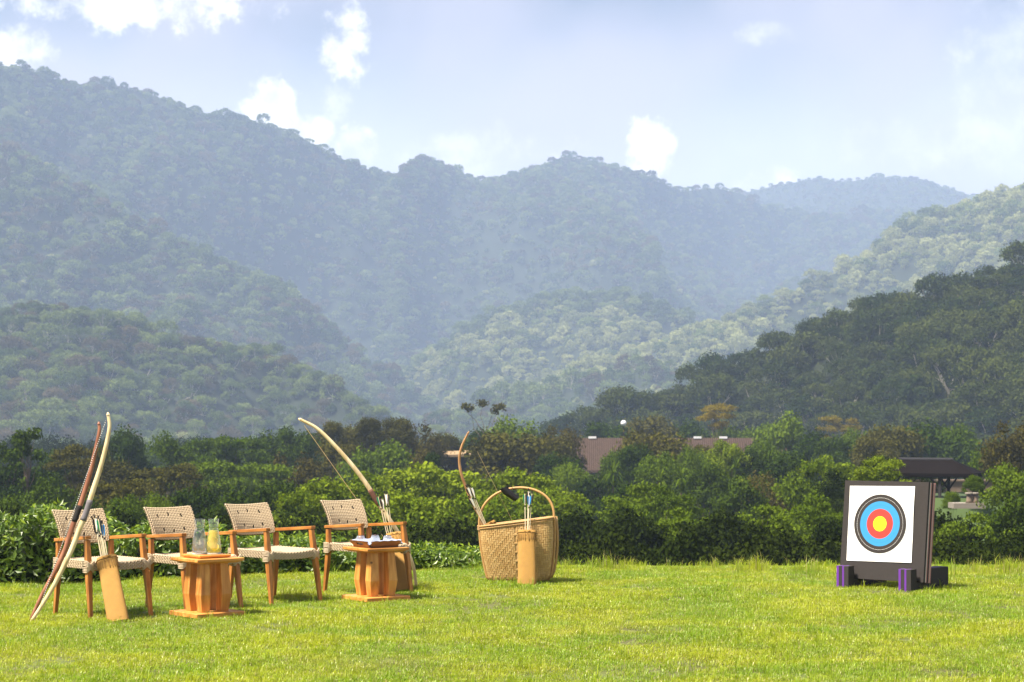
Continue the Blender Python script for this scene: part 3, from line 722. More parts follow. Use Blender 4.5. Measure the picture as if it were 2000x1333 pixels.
TREES = [
 # skyline on the left, behind the chairs
 ('tall', 55, 833, 66, 112, 'tall slender dark tree rising highest above the tea hedge'), ('tall', 18, 862, 60, 118, 'slender dark tree at the left edge of the skyline'),
 ('umb', 158, 868, 120, 135, 'flat-topped olive tree behind the tips of the two leaning bows'), ('round', 246, 836, 110, 172, 'dark round-headed tree just right of the pale bow tip'),
 ('mid', 330, 847, 110, 165, 'sunlit round green tree on the skyline above the second chair'), ('round', 392, 857, 80, 180, 'small dark tree on the skyline right of the sunlit round one'),
 ('umb', 452, 852, 140, 175, 'dark flat-topped tree on the skyline above the third chair'), ('round', 520, 846, 120, 185, 'dark broad tree on the skyline between third chair and bow tip'),
 ('round', 575, 836, 110, 190, 'dark tree on the skyline right under the pale bow tip'), ('round', 110, 882, 110, 150, 'dark round tree behind the slender trees'),
 ('olive', 200, 895, 130, 140, 'olive tree below the dark round-headed tree by the bows'),
 ('round', 25, 905, 130, 118, 'dark leafy tree low at the left edge'), ('round', 95, 930, 130, 96, 'dark tree above the tea hedge left of the brown bow'),
 ('umb', 330, 905, 150, 130, 'layered olive umbrella tree above the second chair'), ('umb', 420, 900, 160, 135, 'layered olive umbrella tree between second and third chairs'),
 ('umb', 225, 935, 150, 105, 'layered umbrella tree behind the first chair'), ('umb', 500, 905, 150, 140, 'dark layered tree above the third chair backrest'),
 ('mid', 255, 966, 95, 80, 'small round green tree directly above the first quiver'), ('mid', 305, 962, 90, 84, 'small round green tree above the second chair backrest'),
 ('round', 385, 950, 140, 90, 'dark tree behind the two carafes'), ('round', 170, 968, 130, 82, 'dark tree behind the first chair backrest'),
 ('round', 40, 968, 140, 76, 'dark thicket tree above the tea hedge at the left edge'), ('round', 460, 955, 140, 84, 'dark tree behind the third chair backrest'),
 ('round', 545, 940, 140, 92, 'dark tree between third and fourth chairs'), ('brown', 560, 890, 130, 150, 'brownish layered tree left of the bow string'),
 # centre skyline
 ('olive', 646, 823, 62, 200, 'small olive tree on the skyline right of the pale bow'), ('olive', 700, 832, 90, 205, 'broad olive tree on the skyline second from the pale bow'),
 ('olive', 722, 815, 60, 198, 'olive tree with a raised tufted top on the skyline'), ('olive', 774, 815, 66, 200, 'round-topped olive tree on the skyline above the bright canopy'),
 ('brown', 825, 828, 110, 204, 'russet-brown tree on the skyline left of the hut'), ('olive', 868, 846, 80, 208, 'dark olive tree on the skyline just left of the hut'),
 ('mid', 738, 864, 150, 165, 'round bright green tree behind the grip of the pale bow'), ('cone', 842, 884, 56, 150, 'small dark conical tree left of the hut'),
 ('olive', 665, 862, 100, 170, 'olive tree behind the middle of the pale bow'), ('brown', 800, 872, 90, 172, 'dry brown tree left of the conical tree'),
 ('tuft', 945, 779, 84, 230, 'tall thin tree with three small tufts high against the hills'),
 ('mid', 990, 817, 150, 215, 'domed green tree on the skyline above the basket'), ('olive', 1000, 846, 220, 172, 'wide olive tree behind the basket handle'),
 ('brown', 1092, 834, 100, 200, 'russet tree on the skyline left of the lodge roof'), ('olive', 1060, 850, 120, 180, 'olive tree at the left end of the lodge roof'), ('round', 935, 838, 90, 235, 'dark tree on the skyline behind the bow in the basket'),
 # bright acacias
 ('bright', 690, 925, 300, 84, 'bright green spreading acacia behind the fourth chair'), ('bright', 850, 908, 340, 96, 'widest bright green acacia between the fourth chair and the basket'),
 ('bright', 1010, 918, 270, 92, 'bright green spreading acacia behind the basket handle'), ('bright', 600, 955, 190, 76, 'bright acacia low between third and fourth chairs'), ('bright', 1085, 955, 170, 84, 'small bright acacia right of the basket'),
 ('bright', 780, 965, 260, 70, 'lower bright acacia behind the tray of glasses'), ('bright', 930, 962, 240, 72, 'lower bright acacia left of the basket'),
 # behind and around the lodge
 ('round', 1185, 826, 130, 262, 'dark tree behind the lodge roof beside the globe lamp'), ('olive', 1262, 814, 140, 268, 'olive tree behind the lodge right of the globe lamp'), ('round', 1345, 824, 120, 270, 'dark tree behind the middle of the lodge roof'),
 ('yellow', 1402, 788, 80, 262, 'yellow-flowering flat-topped tree rising above the lodge'), ('mid', 1440, 834, 110, 265, 'low green tree behind the lodge under the yellow one'),
 ('olive', 1275, 842, 150, 170, 'large olive tree standing before the lodge roof'), ('round', 1245, 868, 90, 160, 'dark tree against the left half of the lodge roof'),
 ('mid', 1530, 811, 140, 205, 'tall sunlit green tree at the right end of the lodge'), ('mid', 1482, 828, 90, 262, 'green tree behind the right end of the lodge'), ('round', 1590, 842, 110, 190, 'dark tree right of the tall sunlit one'),
 ('yellow', 1640, 812, 76, 290, 'small ochre umbrella tree on the skyline above the target'), ('mid', 1665, 838, 80, 200, 'green tree on the skyline straight above the target'), ('round', 1635, 852, 90, 180, 'dark tree on the skyline left of the target top'),
 ('olive', 1745, 833, 150, 185, 'olive tree on the skyline left of the pavilion'), ('round', 1805, 826, 180, 190, 'broad dark tree on the skyline over the pavilion roof'), ('mid', 1868, 830, 110, 195, 'green tree on the skyline over the right end of the pavilion'),
 ('brown', 1975, 826, 120, 120, 'russet open-branched tree at the right edge of the skyline'), ('mid', 1935, 862, 90, 130, 'green tree right of the pavilion roof'), ('olive', 1710, 850, 90, 170, 'olive tree between the target top and the pavilion'),
 # middle belt
 ('mid', 1215, 872, 80, 168, 'green tree covering the lodge roof beside the large olive tree'), ('olive', 1375, 868, 60, 165, 'small olive tree before the middle of the lodge roof'), ('mid', 1500, 862, 90, 160, 'green tree covering the right part of the lodge roof'),
 ('round', 1090, 885, 100, 160, 'dark tree before the left end of the lodge roof'),
 ('shrubb', 1415, 862, 84, 150, 'light green leafy shrub against the lodge roof'), ('mid', 1300, 885, 110, 140, 'green tree below the left half of the lodge roof'), ('mid', 1350, 872, 80, 148, 'green tree left of the light green shrub'),
 ('round', 1465, 872, 80, 150, 'dark tree right of the light green shrub'), ('mid', 1120, 905, 90, 150, 'green tree below the left end of the lodge roof'), ('round', 1180, 925, 120, 140, 'dark tree under the lodge eave'),
 ('palm', 1108, 892, 62, 138, 'spiky dracaena at the left end of the lodge'), ('palm', 1198, 888, 66, 135, 'spiky dracaena second from the left end of the lodge'), ('palm', 1290, 905, 66, 120, 'spiky dracaena below the large olive tree'),
 ('palm', 1332, 900, 62, 118, 'spiky dracaena below the light green shrub'), ('palm', 1438, 882, 60, 128, 'spiky dracaena against the right half of the lodge roof'), ('palm', 1505, 852, 56, 150, 'spiky dracaena in front of the tall sunlit tree'),
 ('round', 1385, 900, 110, 125, 'dark tree below the light green shrub'), ('round', 1540, 885, 120, 140, 'dark tree below the tall sunlit tree'), ('brown', 1500, 925, 100, 120, 'brownish tree below the right end of the lodge'),
 ('bright', 1620, 893, 190, 100, 'yellow-green tree directly left of the target board'), ('bright', 1722, 890, 120, 76, 'yellow-green tree behind the top of the target board'), ('mid', 1560, 925, 130, 98, 'green tree left of the yellow-green ones'),
 ('round', 1450, 935, 130, 105, 'dark tree in the middle of the wood above the clearing'), ('round', 1240, 945, 140, 104, 'dark tree above the left end of the clearing'),
 ('mid', 1982, 905, 120, 74, 'leafy green tree at the right edge beside the pavilion'), ('round', 1985, 965, 140, 58, 'dark tree low at the right edge'), 
 ('shrub', 1858, 957, 30, 82, 'grassy shrub under the middle of the pavilion'), ('shrub', 1900, 955, 30, 84, 'grassy shrub under the right post of the pavilion'),
 # lower belt just beyond the lawn
 ('layer', 1195, 968, 162, 78, 'green layered tree right of the basket below the lodge'), ('layer', 1265, 942, 162, 84, 'sunlit layered tree at the left of the clearing'), ('layer', 1310, 948, 150, 80, 'sunlit layered tree in the middle of the clearing'),
 ('shrubd', 1130, 1000, 140, 62, 'dark shrub right beside the basket handle'), ('shrubd', 1225, 1000, 150, 60, 'dark green shrub right of the basket above the lawn edge'), ('layer', 1330, 990, 175, 60, 'green layered tree in front of the clearing'),
 ('shrubd', 1420, 1000, 140, 58, 'dark green shrub in the middle above the lawn edge'), ('layer', 1500, 985, 162, 62, 'green layered tree second left of the target'), ('layer', 1590, 965, 187, 66, 'green layered tree just left of the target'),
 ('shrubd', 1180, 1042, 160, 46, 'dark shrub at the lawn edge right of the basket'), ('shrubd', 1310, 1045, 170, 46, 'dark shrub at the lawn edge below the clearing'), ('shrubd', 1440, 1048, 170, 46, 'dark shrub at the lawn edge in the middle'),
 ('shrubd', 1560, 1035, 170, 48, 'dark green shrub at the lawn edge left of the target'), ('shrubd', 1680, 1000, 150, 56, 'dark shrub behind the target board'),
 ('shrubd', 1845, 1000, 130, 56, 'dark shrub right beside the target board'), ('layer', 1905, 1000, 187, 54, 'green layered tree below the pavilion stools'), ('shrubd', 1965, 1035, 150, 46, 'dark shrub at the lawn edge by the right border'), ('shrubd', 1870, 1052, 150, 44, 'dark shrub at the lawn edge right of the target'),
 ('shrubd', 1060, 1040, 150, 48, 'dark shrub behind the right side of the basket'), ('shrubd', 900, 1015, 180, 56, 'dark green shrub left of the basket'), ('shrubd', 820, 1035, 190, 50, 'dark shrub right of the fourth chair'), ('shrubd', 960, 1050, 160, 46, 'dark shrub behind the basket'),
 ('shrubd', 700, 1030, 190, 52, 'dark shrub behind the fourth chair seat'), ('shrubd', 580, 1010, 180, 56, 'dark shrub between the third and fourth chair seats'), ('shrubd', 460, 1010, 170, 56, 'dark shrub behind the third chair arm'), ('shrubd', 330, 1005, 170, 58, 'dark shrub behind the second chair arm'),
 ('shrubd', 200, 1005, 170, 58, 'dark shrub behind the first chair arm'), ('shrubd', 70, 1000, 190, 60, 'dark shrub over the tea hedge at the left edge'),
]
for t in TREES: tree(*t)
for L in PROT.values():
    for pr in L:
        if not pr[3]:
            for ch in list(pr[0].children): bpy.data.objects.remove(ch)
            bpy.data.objects.remove(pr[0])
# undergrowth that closes the floor between the trees
UG = bpy.data.collections.new('undergrowth_kinds')
for i, (sd_, lf) in enumerate([(91, L_shaded), (92, L_dark), (93, L_shaded)]):  # mostly the leaf colour with painted shade
    cr, tr, _, _ = tree_meshes('shrub', sd_, 9000, .15, True)
    o = cr.build('kind_undergrowth_%02d' % i, lf); COL.objects.unlink(o); UG.objects.link(o)
pts = []
rg = np.random.default_rng(5)
for y in np.concatenate([np.arange(28, 60, 1.7), np.arange(60, 130, 3.0), np.arange(130, 420, 7.5)]):
    sp = 1.7 if y < 60 else 3.0 if y < 130 else 7.5
    xm = .34 * y + 8
    for x in np.arange(-xm, xm, sp):
        xx, yy = x + rg.uniform(-.5, .5) * sp, y + rg.uniform(-.5, .5) * sp
        if math.hypot((xx - 20.5) / 4.5, (yy - 88) / 8) < 1: continue
        if abs(xx - lod.location.x) < 17 and abs(yy - Yl) < 8: continue
        s_ = (sp / 5.6 if y < 60 else sp / 5.5 if y < 130 else sp / 6.5) * rg.uniform(.7, 1.3) if y < 300 else 2.2
        pts.append((xx, yy, ground_z(xx, yy) - .3, s_, rg.uniform(0, 6.28), rg.integers(0, 3), rg.uniform(.7, 1.2)))
scatter('undergrowth', pts, UG, label='dark leafy undergrowth between the trees of the valley')


# ================================================================== THE LAWN
M_lawn = None
def lawn_z(x, y):
    e = 20.6 + .25 * fbm(x / 3, 0, 5.5)
    return 0.022 * fbm(x / 1.4, y / 1.4, 1.7) - (0.10 * (y - e) ** 2 if y > e else 0)
m, T = new_mat('lawn_soil')
g = T.n('ShaderNodeNewGeometry')
n1 = T.n('ShaderNodeTexNoise', Vector=g.outputs['Position'], Scale=1.2, Detail=6.0)
n2 = T.n('ShaderNodeTexNoise', Vector=g.outputs['Position'], Scale=40.0, Detail=5.0)
c = T.mix(T.mr(n2.outputs[0], .35, .65), (0.055, 0.045, 0.022), (0.13, 0.15, 0.03))
c = T.mix(T.mr(n1.outputs[0], .4, .65), c, (0.10, 0.13, 0.025))
p = T.n('ShaderNodeBsdfPrincipled', Base_Color=c, Roughness=0.95); T.set(p, 'Normal', bump(T, n2.outputs[0], .6, .02)); out(T, p)
lx = np.linspace(-14, 14, 113); ly = list(np.linspace(-8, 9, 18)) + list(np.linspace(9.25, 25, 64))
lv = [(x, y, lawn_z(x, y) - .008) for y in ly for x in lx]; k = len(lx)
o = MB().add(lv, [(j * k + i, j * k + i + 1, (j + 1) * k + i + 1, (j + 1) * k + i) for j in range(len(ly) - 1) for i in range(k - 1)]).build('lawn', m, smooth=True); o['kind'] = 'structure'

m, T = new_mat('grass_blade')
g = T.n('ShaderNodeNewGeometry')
big = T.n('ShaderNodeTexNoise', Vector=g.outputs['Position'], Scale=0.9, Detail=4.0, Roughness=0.6)
sm = T.n('ShaderNodeTexNoise', Vector=g.outputs['Position'], Scale=7.0, Detail=3.0)
rnd = g.outputs['Random Per Island']
c = T.mix(T.mr(big.outputs[0], .36, .64), (0.25, 0.40, 0.009), (0.46, 0.515, 0.014))
c = T.mix(T.mr(sm.outputs[0], .40, .70, 0, .5), c, (0.17, 0.25, 0.012))
dry = T.n('ShaderNodeTexNoise', Vector=g.outputs['Position'], Scale=0.55, Detail=5.0, Roughness=0.65)
c = T.mix(T.mr(dry.outputs[0], .56, .70, 0, .35), c, (0.46, 0.42, 0.09))
c = T.mix(T.mr(rnd, .88, .90, 0, .85), c, (0.44, 0.37, 0.14))
c = T.mix(T.mr(rnd, 0, .35, .45, 0), c, (0.10, 0.16, 0.012))
d = T.n('ShaderNodeBsdfDiffuse', Color=c); t = T.n('ShaderNodeBsdfTranslucent', Color=c)
gl = T.n('ShaderNodeBsdfGlossy', Color=(1, 1, .9), Roughness=.45)
sh = T.n('ShaderNodeMixShader', i0=.5, i1=d, i2=t)
out(T, T.n('ShaderNodeMixShader', i0=.04, i1=sh, i2=gl))
M_grass = m

def blades(mb, rg, n, spread, hmin, hmax, w, lean=.9, base=(0, 0)):
    for i in range(n):
        a = rg.uniform(0, 6.28); r = spread * math.sqrt(rg.uniform(0, 1)); b = np.array([base[0] + r * math.cos(a), base[1] + r * math.sin(a), -.004])
        a2 = rg.uniform(0, 6.28); h = rg.uniform(hmin, hmax); ln = rg.uniform(.15, lean) * h
        dv = np.array([math.cos(a2), math.sin(a2), 0]); sv = np.array([-math.sin(a2), math.cos(a2), 0]) * w * rg.uniform(.6, 1.2)
        p1 = b + dv * ln * .35 + np.array([0, 0, h * .62]); p2 = b + dv * ln + np.array([0, 0, h * rg.uniform(.75, 1.)])
        mb.add([b - sv, b + sv, p1 + sv * .8, p1 - sv * .8, p2], [(0, 1, 2, 3), (3, 2, 4)])
GC = bpy.data.collections.new('grass_kinds')
rg = np.random.default_rng(33)
for i in range(6):
    b_ = MB(); blades(b_, rg, 34, .055, .012, .032 if i < 4 else .045, .0021, 1.6)
    if i == 5: blades(b_, rg, 6, .03, .07, .11, .0026, .8)
    o = b_.build('kind_grass_%02d' % i, M_grass); COL.objects.unlink(o); GC.objects.link(o)
for i in range(2):
    b_ = MB(); blades(b_, rg, 14, .06, .10, .24, .0030, .6)
    o = b_.build('kind_tall_grass_%02d' % i, M_grass); COL.objects.unlink(o); GC.objects.link(o)
pts = []
y = 9.6
while y < 23.2:
    sp = .052 + .0011 * (y - 9.6)
    xm = .272 * y + 2.2
    for x in np.arange(-xm, xm, sp):
        xx, yy = x + rg.uniform(-.5, .5) * sp, y + rg.uniform(-.5, .5) * sp
        thin = noise.noise(Vector((xx * 1.7, yy * 1.7, 4.4)))
        if thin < -.28 and rg.uniform() < .55: continue
        s_ = rg.uniform(.75, 1.15) * (1 + .35 * noise.noise(Vector((xx * .8, yy * .8, 9.1))))
        pk = int(rg.integers(0, 5)) if rg.uniform() < .93 else 5
        pts.append((xx, yy, lawn_z(xx, yy), s_, rg.uniform(0, 6.28), pk, rg.uniform(.8, 1.15)))
    y += sp
for i in range(520):      # taller blades along the crest of the lawn
    yy = rg.uniform(20.0, 21.6); xx = rg.uniform(-7.5, 7.5)
    if noise.noise(Vector((xx * 1.5, 0, 2.0))) < -.05 and rg.uniform() < .75: continue
    pts.append((xx, yy, lawn_z(xx, yy), rg.uniform(.35, .75), rg.uniform(0, 6.28), int(rg.integers(6, 8)), 1.0))
for px, py, sc_ in [(1165, 1112, .9), (1180, 1112, 1.1), (1195, 1112, .8), (1450, 1115, 1.1), (1465, 1114, .9), (1475, 1112, 1.2), (1490, 1114, .8), (1590, 1118, 1.0), (1635, 1128, 1.0), (1640, 1140, .8), (1800, 1150, .5),
                    (1860, 1130, 1.1), (1880, 1122, .9), (1900, 1120, 1.2), (1930, 1122, 1.0), (1955, 1120, 1.3), (1985, 1122, 1.1), (1110, 1128, .7), (930, 1112, .6), (860, 1110, .6)]:
    for j in range(3):
        q = gnd(px + rg.uniform(-8, 8), py + rg.uniform(-2, 3)); pts.append((q.x, q.y, lawn_z(q.x, q.y), sc_ * rg.uniform(.6, .95), rg.uniform(0, 6.28), 6 + j % 2, 1.0))
scatter('grass', pts, GC, label='sunlit yellow-green grass of the lawn')

# ---- tea hedge along the far left edge of the lawn
L_tea = leafmat('tea_leaf', (0.035, 0.085, 0.010), (0.165, 0.245, 0.018), .28, gloss=.03)
L_teay = leafmat('tea_young_leaf', (0.17, 0.27, 0.015), (0.33, 0.42, 0.03), .4, gloss=.02)
hed = empty('tea_hedge', (-4.6, 19.6, 0), 0, 'clipped green tea hedge along the lawn behind the chairs', 'hedge')
rg = np.random.default_rng(44)
fol, yng, stm = MB(), MB(), MB()
def hedge_top(x):     # height along the row (world x)
    return interp([(-9, .66), (-5.2, .62), (-4.0, .50), (-3.0, .35), (-2.2, .24), (-1.6, .17), (-.9, .12), (-.2, .08)], x)
def leafset(mb, P, N, L, asp, rg, jit=.6):
    n = len(P); N = N + rg.normal(0, jit, (n, 3)); N /= np.linalg.norm(N, axis=1)[:, None]
    A = rg.normal(0, 1, (n, 3)); A[:, 2] += .5; A -= N * (A * N).sum(1)[:, None]; A /= np.linalg.norm(A, axis=1)[:, None]
    B = np.cross(N, A); s_ = L * rg.uniform(.6, 1.3, (n, 1))
    V = np.stack([P, P + A * s_ * .5 + B * s_ * asp, P + A * s_ - N * s_ * .12, P + A * s_ * .5 - B * s_ * asp, P + A * s_ * .5 - N * s_ * .08], axis=1)
    base = np.arange(n)[:, None] * 5
    mb.addarr(V, np.concatenate([base + np.array([[0, 1, 2, 4]]), base + np.array([[0, 4, 2, 3]])]))
n = 19000
X = rg.uniform(-8.6, -.1, n); U = rg.uniform(0, 1, n)
front = np.interp(X, [-9, -5, -3.6, -2, 0], [18.1, 18.5, 19.0, 20.1, 20.7])
hh = np.array([hedge_top(x) for x in X]) * (1 + .12 * np.sin(X * 5.1) + .10 * np.sin(X * 11.7 + 1))
face = U < .42
lump = .10 * np.sin(X * 4.3 + 2) * np.sin(X * 9.1)
Yv = np.where(face, front + rg.uniform(-.10, .08, n) + lump, front + rg.uniform(0, 1.5, n) ** 1.0)
Zv = np.where(face, rg.uniform(.03, 1, n) * hh, hh * (1 - .05 * rg.uniform(0, 1, n)) + .05 * np.sin(X * 8 + Yv * 9))
P = np.stack([X, Yv, Zv], 1) - np.array([-4.6, 19.6, 0])
N = np.where(face[:, None], np.array([[0, -1, .35]]), np.array([[0, -.2, 1]]))
leafset(fol, P, N, .078, .21, rg)
tip = rg.uniform(0, 1, n) < .20
leafset(yng, P[tip & ~face] + np.array([0, 0, .025]), np.tile([[0., -.6, .7]], ((tip & ~face).sum(), 1)), .066, .18, rg, .7)
leafset(yng, P[tip & face], np.tile([[0., -1, .4]], ((tip & face).sum(), 1)), .066, .18, rg, .6)
core = MB()
for x0 in np.arange(-8.6, -.2, .2):
    f_ = np.interp(x0, [-9, -5, -3.6, -2, 0], [18.1, 18.5, 19.0, 20.1, 20.7]); h_ = hedge_top(x0) * .86
    for j in range(3):
        xx = x0 + rg.uniform(-.08, .08) + 4.6; yy = f_ + .25 + .45 * j - 19.6
        stm.tube([(xx, yy, -.02), (xx + rg.uniform(-.05, .05), yy, h_ * .5), (xx + rg.uniform(-.12, .12), yy - .1, h_)], [.014, .010, .004], 5)
fol.build('foliage', L_tea, hed, kind='stuff'); yng.build('young_leaves', L_teay, hed, kind='stuff'); stm.build('stems', M_bark, hed, kind='stuff')
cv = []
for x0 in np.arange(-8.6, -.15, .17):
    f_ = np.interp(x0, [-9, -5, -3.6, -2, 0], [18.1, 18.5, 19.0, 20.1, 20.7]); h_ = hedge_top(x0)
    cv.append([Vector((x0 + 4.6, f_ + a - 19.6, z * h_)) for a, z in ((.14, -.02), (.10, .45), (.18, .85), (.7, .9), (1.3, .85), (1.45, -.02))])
MB().loft(cv).build('inner_shade', plain('tea_shade', (.018, .028, .010), .95, .4, 8), hed)  # dark filler shell painted as the shade inside the hedge

# low broad-leaved weeds where the hedge runs out, at the lawn's crest
for i, px in enumerate([845, 880, 915]):
    q = gnd(px, 1112); w = MB(); P = rg.normal(0, .06, (60, 3)); P[:, 2] = np.abs(P[:, 2]) + .01
    leafset(w, P, np.tile([[0., -.5, .8]], (60, 1)), .07, .22, rg)
    tag(w.build('weed', L_tea, loc=(q.x, q.y, lawn_z(q.x, q.y))), ['low leafy weed at the lawn crest right of the fourth chair', 'low leafy weed at the lawn crest midway to the basket', 'low leafy weed at the lawn crest beside the basket'][i], 'weed', 'weeds at the crest')


# ================================================================== THINGS ON THE LAWN
WD, WL = (0.30, 0.105, 0.020), (0.54, 0.235, 0.055)
M_woodz = wood('teak_upright', WD, WL, 2); M_woody = wood('teak_rail', WD, WL, 1); M_woodx = wood('teak_cross', WD, WL, 0)
PD, PL = (0.46, 0.165, 0.030), (0.76, 0.38, 0.10)
M_pinez = wood('pine_block', PD, PL, 2, .7, .38, knots=.9); M_pinex = wood('pine_board', PD, PL, 0, .7, .42)
M_rope = plain('rope', (0.50, 0.405, 0.28), 0.9, 0.22, 60, .3, 400)
M_ropecore = plain('rope_core', (0.06, 0.040, 0.022), 0.95, 0.3, 60)
M_hole = plain('rope_gap_shade', (0.02, 0.015, 0.012), 0.95, 0.2)
M_leather = plain('tan_suede', (0.36, 0.20, 0.050), 0.88, 0.22, 14, .35, 260)
M_leatherd = plain('dark_suede', (0.25, 0.135, 0.035), 0.9, 0.25, 14, .3, 260)
M_shaft = plain('pale_shaft', (0.76, 0.66, 0.46), 0.5, 0.1, 40)
M_black = plain('black_cord', (0.016, 0.014, 0.014), 0.6, 0.3, 60)
M_white = plain('white_feather', (0.80, 0.80, 0.78), 0.6, 0.05)
M_green = plain('green_feather', (0.02, 0.26, 0.11), 0.6, 0.15, 80)
M_blue = plain('blue_feather', (0.03, 0.22, 0.55), 0.6, 0.15, 80)
M_bamboo = plain('bamboo', (0.46, 0.27, 0.10), 0.5, 0.3, 18, .2, 90)
M_strip = None

def stitch(mb, c, d, n, L, w, h):
    d = d.normalized(); n = n.normalized(); b = n.cross(d)
    mb.add([c - d * L / 2, c + d * L / 2, c + b * w / 2, c - b * w / 2, c + n * h, c - n * h * .3], [(0, 2, 4), (2, 1, 4), (1, 3, 4), (3, 0, 4), (0, 5, 2), (2, 5, 1), (1, 5, 3), (3, 5, 0)])
def knit(mb, S, nu, nv, L, w, h, skip=(), slant=.55):
    """rows of slanted rope stitches over the surface S(u, v)"""
    for j in range(nv):
        for i in range(nu):
            if (i, j) in skip: continue
            u, v = (i + .5 + .25 * (j % 2)) / nu, (j + .5) / nv
            u = min(u, .995)
            p = S(u, v); du = (S(min(1, u + .01), v) - p); dv = (S(u, min(1, v + .01)) - p)
            if du.length < 1e-6: du = p - S(u - .01, v)
            if dv.length < 1e-6: dv = p - S(u, v - .01)
            n = du.cross(dv).normalized()
            du.normalize(); dv.normalize()
            s_ = slant if (i + j) % 2 else -slant
            stitch(mb, p + n * .001, du + dv * s_, n, L, w, h)

def rect(c, sx_, sy_): return [Vector((c[0] + a * sx_ / 2, c[1] + b * sy_ / 2, c[2])) for a, b in ((-1, -1), (1, -1), (1, 1), (-1, 1))]
def build_chair():
    r = empty('armchair')
    fl, bl = {}, {}
    for sx_ in (-1, 1):
        secs = [((sx_ * .272, -.300, -.01), .034, .036), ((sx_ * .262, -.252, .30), .048, .055), ((sx_ * .256, -.232, .42), .052, .058), ((sx_ * .250, -.200, .628), .044, .046)]
        MB().loft([rect(q[0], q[1] * .86, q[2] * .86) for q in secs]).build('leg', M_woodz, r, bevel=.004)
        secs = [((sx_ * .250, .338, -.01), .034, .036), ((sx_ * .243, .302, .30), .046, .052), ((sx_ * .240, .292, .42), .046, .054), ((sx_ * .240, .296, .588), .042, .046)]
        MB().loft([rect(q[0], q[1] * .86, q[2] * .86) for q in secs]).build('leg', M_woodz, r, bevel=.004)
        # armrest: a flat bar that rises a little to the front
        a0, a1 = Vector((sx_ * .241, .332, .592)), Vector((sx_ * .251, -.228, .632))
        ring = lambda p: [p + Vector((x, 0, z)) for x, z in ((-.024, 0), (.024, 0), (.024, .028), (-.024, .028))]
        MB().loft([ring(a0), ring(a1)]).build('armrest', M_woody, r, bevel=.004)
    MB().box((0, -.232, .405), (.47, .03, .05)).build('front_rail', M_woodx, r); MB().box((0, .292, .405), (.44, .03, .05)).build('rear_rail', M_woodx, r)
    # backrest: curved woven panel that leans and curls backwards
    def back(u, v, off=0.0):
        x = lerp(-.222, .222, u) * lerp(.96, 1.02, v); z = lerp(.575, .842, v) + .012 * (2 * u - 1) ** 2
        y = .272 + .035 * v + .095 * v * v + .035 * (1 - (2 * u - 1) ** 2)
        return Vector((x, y + off, z - off * .35))
    core = MB(); nu, nv = 14, 12
    fr = [[back(i / nu, j / nv, .008) for i in range(nu + 1)] for j in range(nv + 1)]; bk = [[back(i / nu, j / nv, .038) for i in range(nu + 1)] for j in range(nv + 1)]
    vs = [p for row in fr for p in row] + [p for row in bk for p in row]; K = (nu + 1) * (nv + 1); id_ = lambda i, j: j * (nu + 1) + i
    fs = []
    for j in range(nv):
        for i in range(nu):
            fs.append((id_(i, j), id_(i + 1, j), id_(i + 1, j + 1), id_(i, j + 1))); fs.append((K + id_(i, j), K + id_(i, j + 1), K + id_(i + 1, j + 1), K + id_(i + 1, j)))
    for j in range(nv): fs += [(id_(0, j), id_(0, j + 1), K + id_(0, j + 1), K + id_(0, j)), (id_(nu, j), K + id_(nu, j), K + id_(nu, j + 1), id_(nu, j + 1))]
    for i in range(nu): fs += [(id_(i, 0), K + id_(i, 0), K + id_(i + 1, 0), id_(i + 1, 0)), (id_(i, nv), id_(i + 1, nv), K + id_(i + 1, nv), K + id_(i, nv))]
    bo = core.add(vs, fs).build('backrest', M_ropecore, r, smooth=True)
    st = MB(); skip = set()
    holes = [(6, 13), (14, 14), (22, 13), (8, 5), (15, 4), (22, 5)]
    for a, b in holes: skip |= {(a, b), (a, b + 1)}
    knit(st, lambda u, v: back(u, v, .006), 30, 19, .027, .0185, .009, skip, .95)
    knit(st, lambda u, v: back(1 - u, v, .040), 30, 20, .024, .014, .005)
    for e_ in (0, 1):
        for j in range(34):
            v = (j + .5) / 34; p = back(e_, v, .023); n = Vector((1 if e_ else -1, 0, 0)); stitch(st, p, Vector((0, .8, .35 if j % 2 else -.35)), n, .04, .012, .007)
    for i in range(44):
        u = (i + .5) / 44; p = back(u, 1, .023); stitch(st, p, Vector((.5 if i % 2 else -.5, .8, .1)), Vector((0, -.2, 1)), .038, .013, .008)
    st.build('rope_weave', M_rope, bo, kind='stuff')
    hm = MB()
    for a, b in holes:
        p = back((a + .6) / 30, (b + 1) / 19, .0035); hm.box(p, (.008, .004, .011))
    hm.build('weave_gap_shade', M_hole, bo, kind='stuff')  # dark boxes painted as the shade inside the weave holes
    # seat: saddle-shaped woven pad wrapped over the rails
    def top(u, v, off=0.0):
        x = lerp(-.238, .238, u); y = lerp(-.262, .305, v); s_ = (2 * u - 1) ** 2
        z = .452 - .022 * (1 - s_) * math.sin(math.pi * min(1, max(0, v))) - .012 * (1 - s_) * (1 - v) + .006 * s_
        return Vector((x, y, z + off))
    sm_ = MB(); nu, nv = 12, 12
    tp = [[top(i / nu, j / nv) for i in range(nu + 1)] for j in range(nv + 1)]
    bt = [[Vector((p.x, p.y, .392 - .010 * (1 - (2 * i / nu - 1) ** 2))) for i, p in enumerate(row)] for row in tp]
    vs = [p for row in tp for p in row] + [p for row in bt for p in row]; fs = []; K = (nu + 1) * (nv + 1)
    for j in range(nv):
        for i in range(nu): fs += [(id2 := j * (nu + 1) + i, id2 + 1, id2 + nu + 2, id2 + nu + 1), (K + id2, K + id2 + nu + 1, K + id2 + nu + 2, K + id2 + 1)]
    for j in range(nv): a, b = j * (nu + 1), (j + 1) * (nu + 1); fs += [(a, b, K + b, K + a), (a + nu, K + a + nu, K + b + nu, b + nu)]
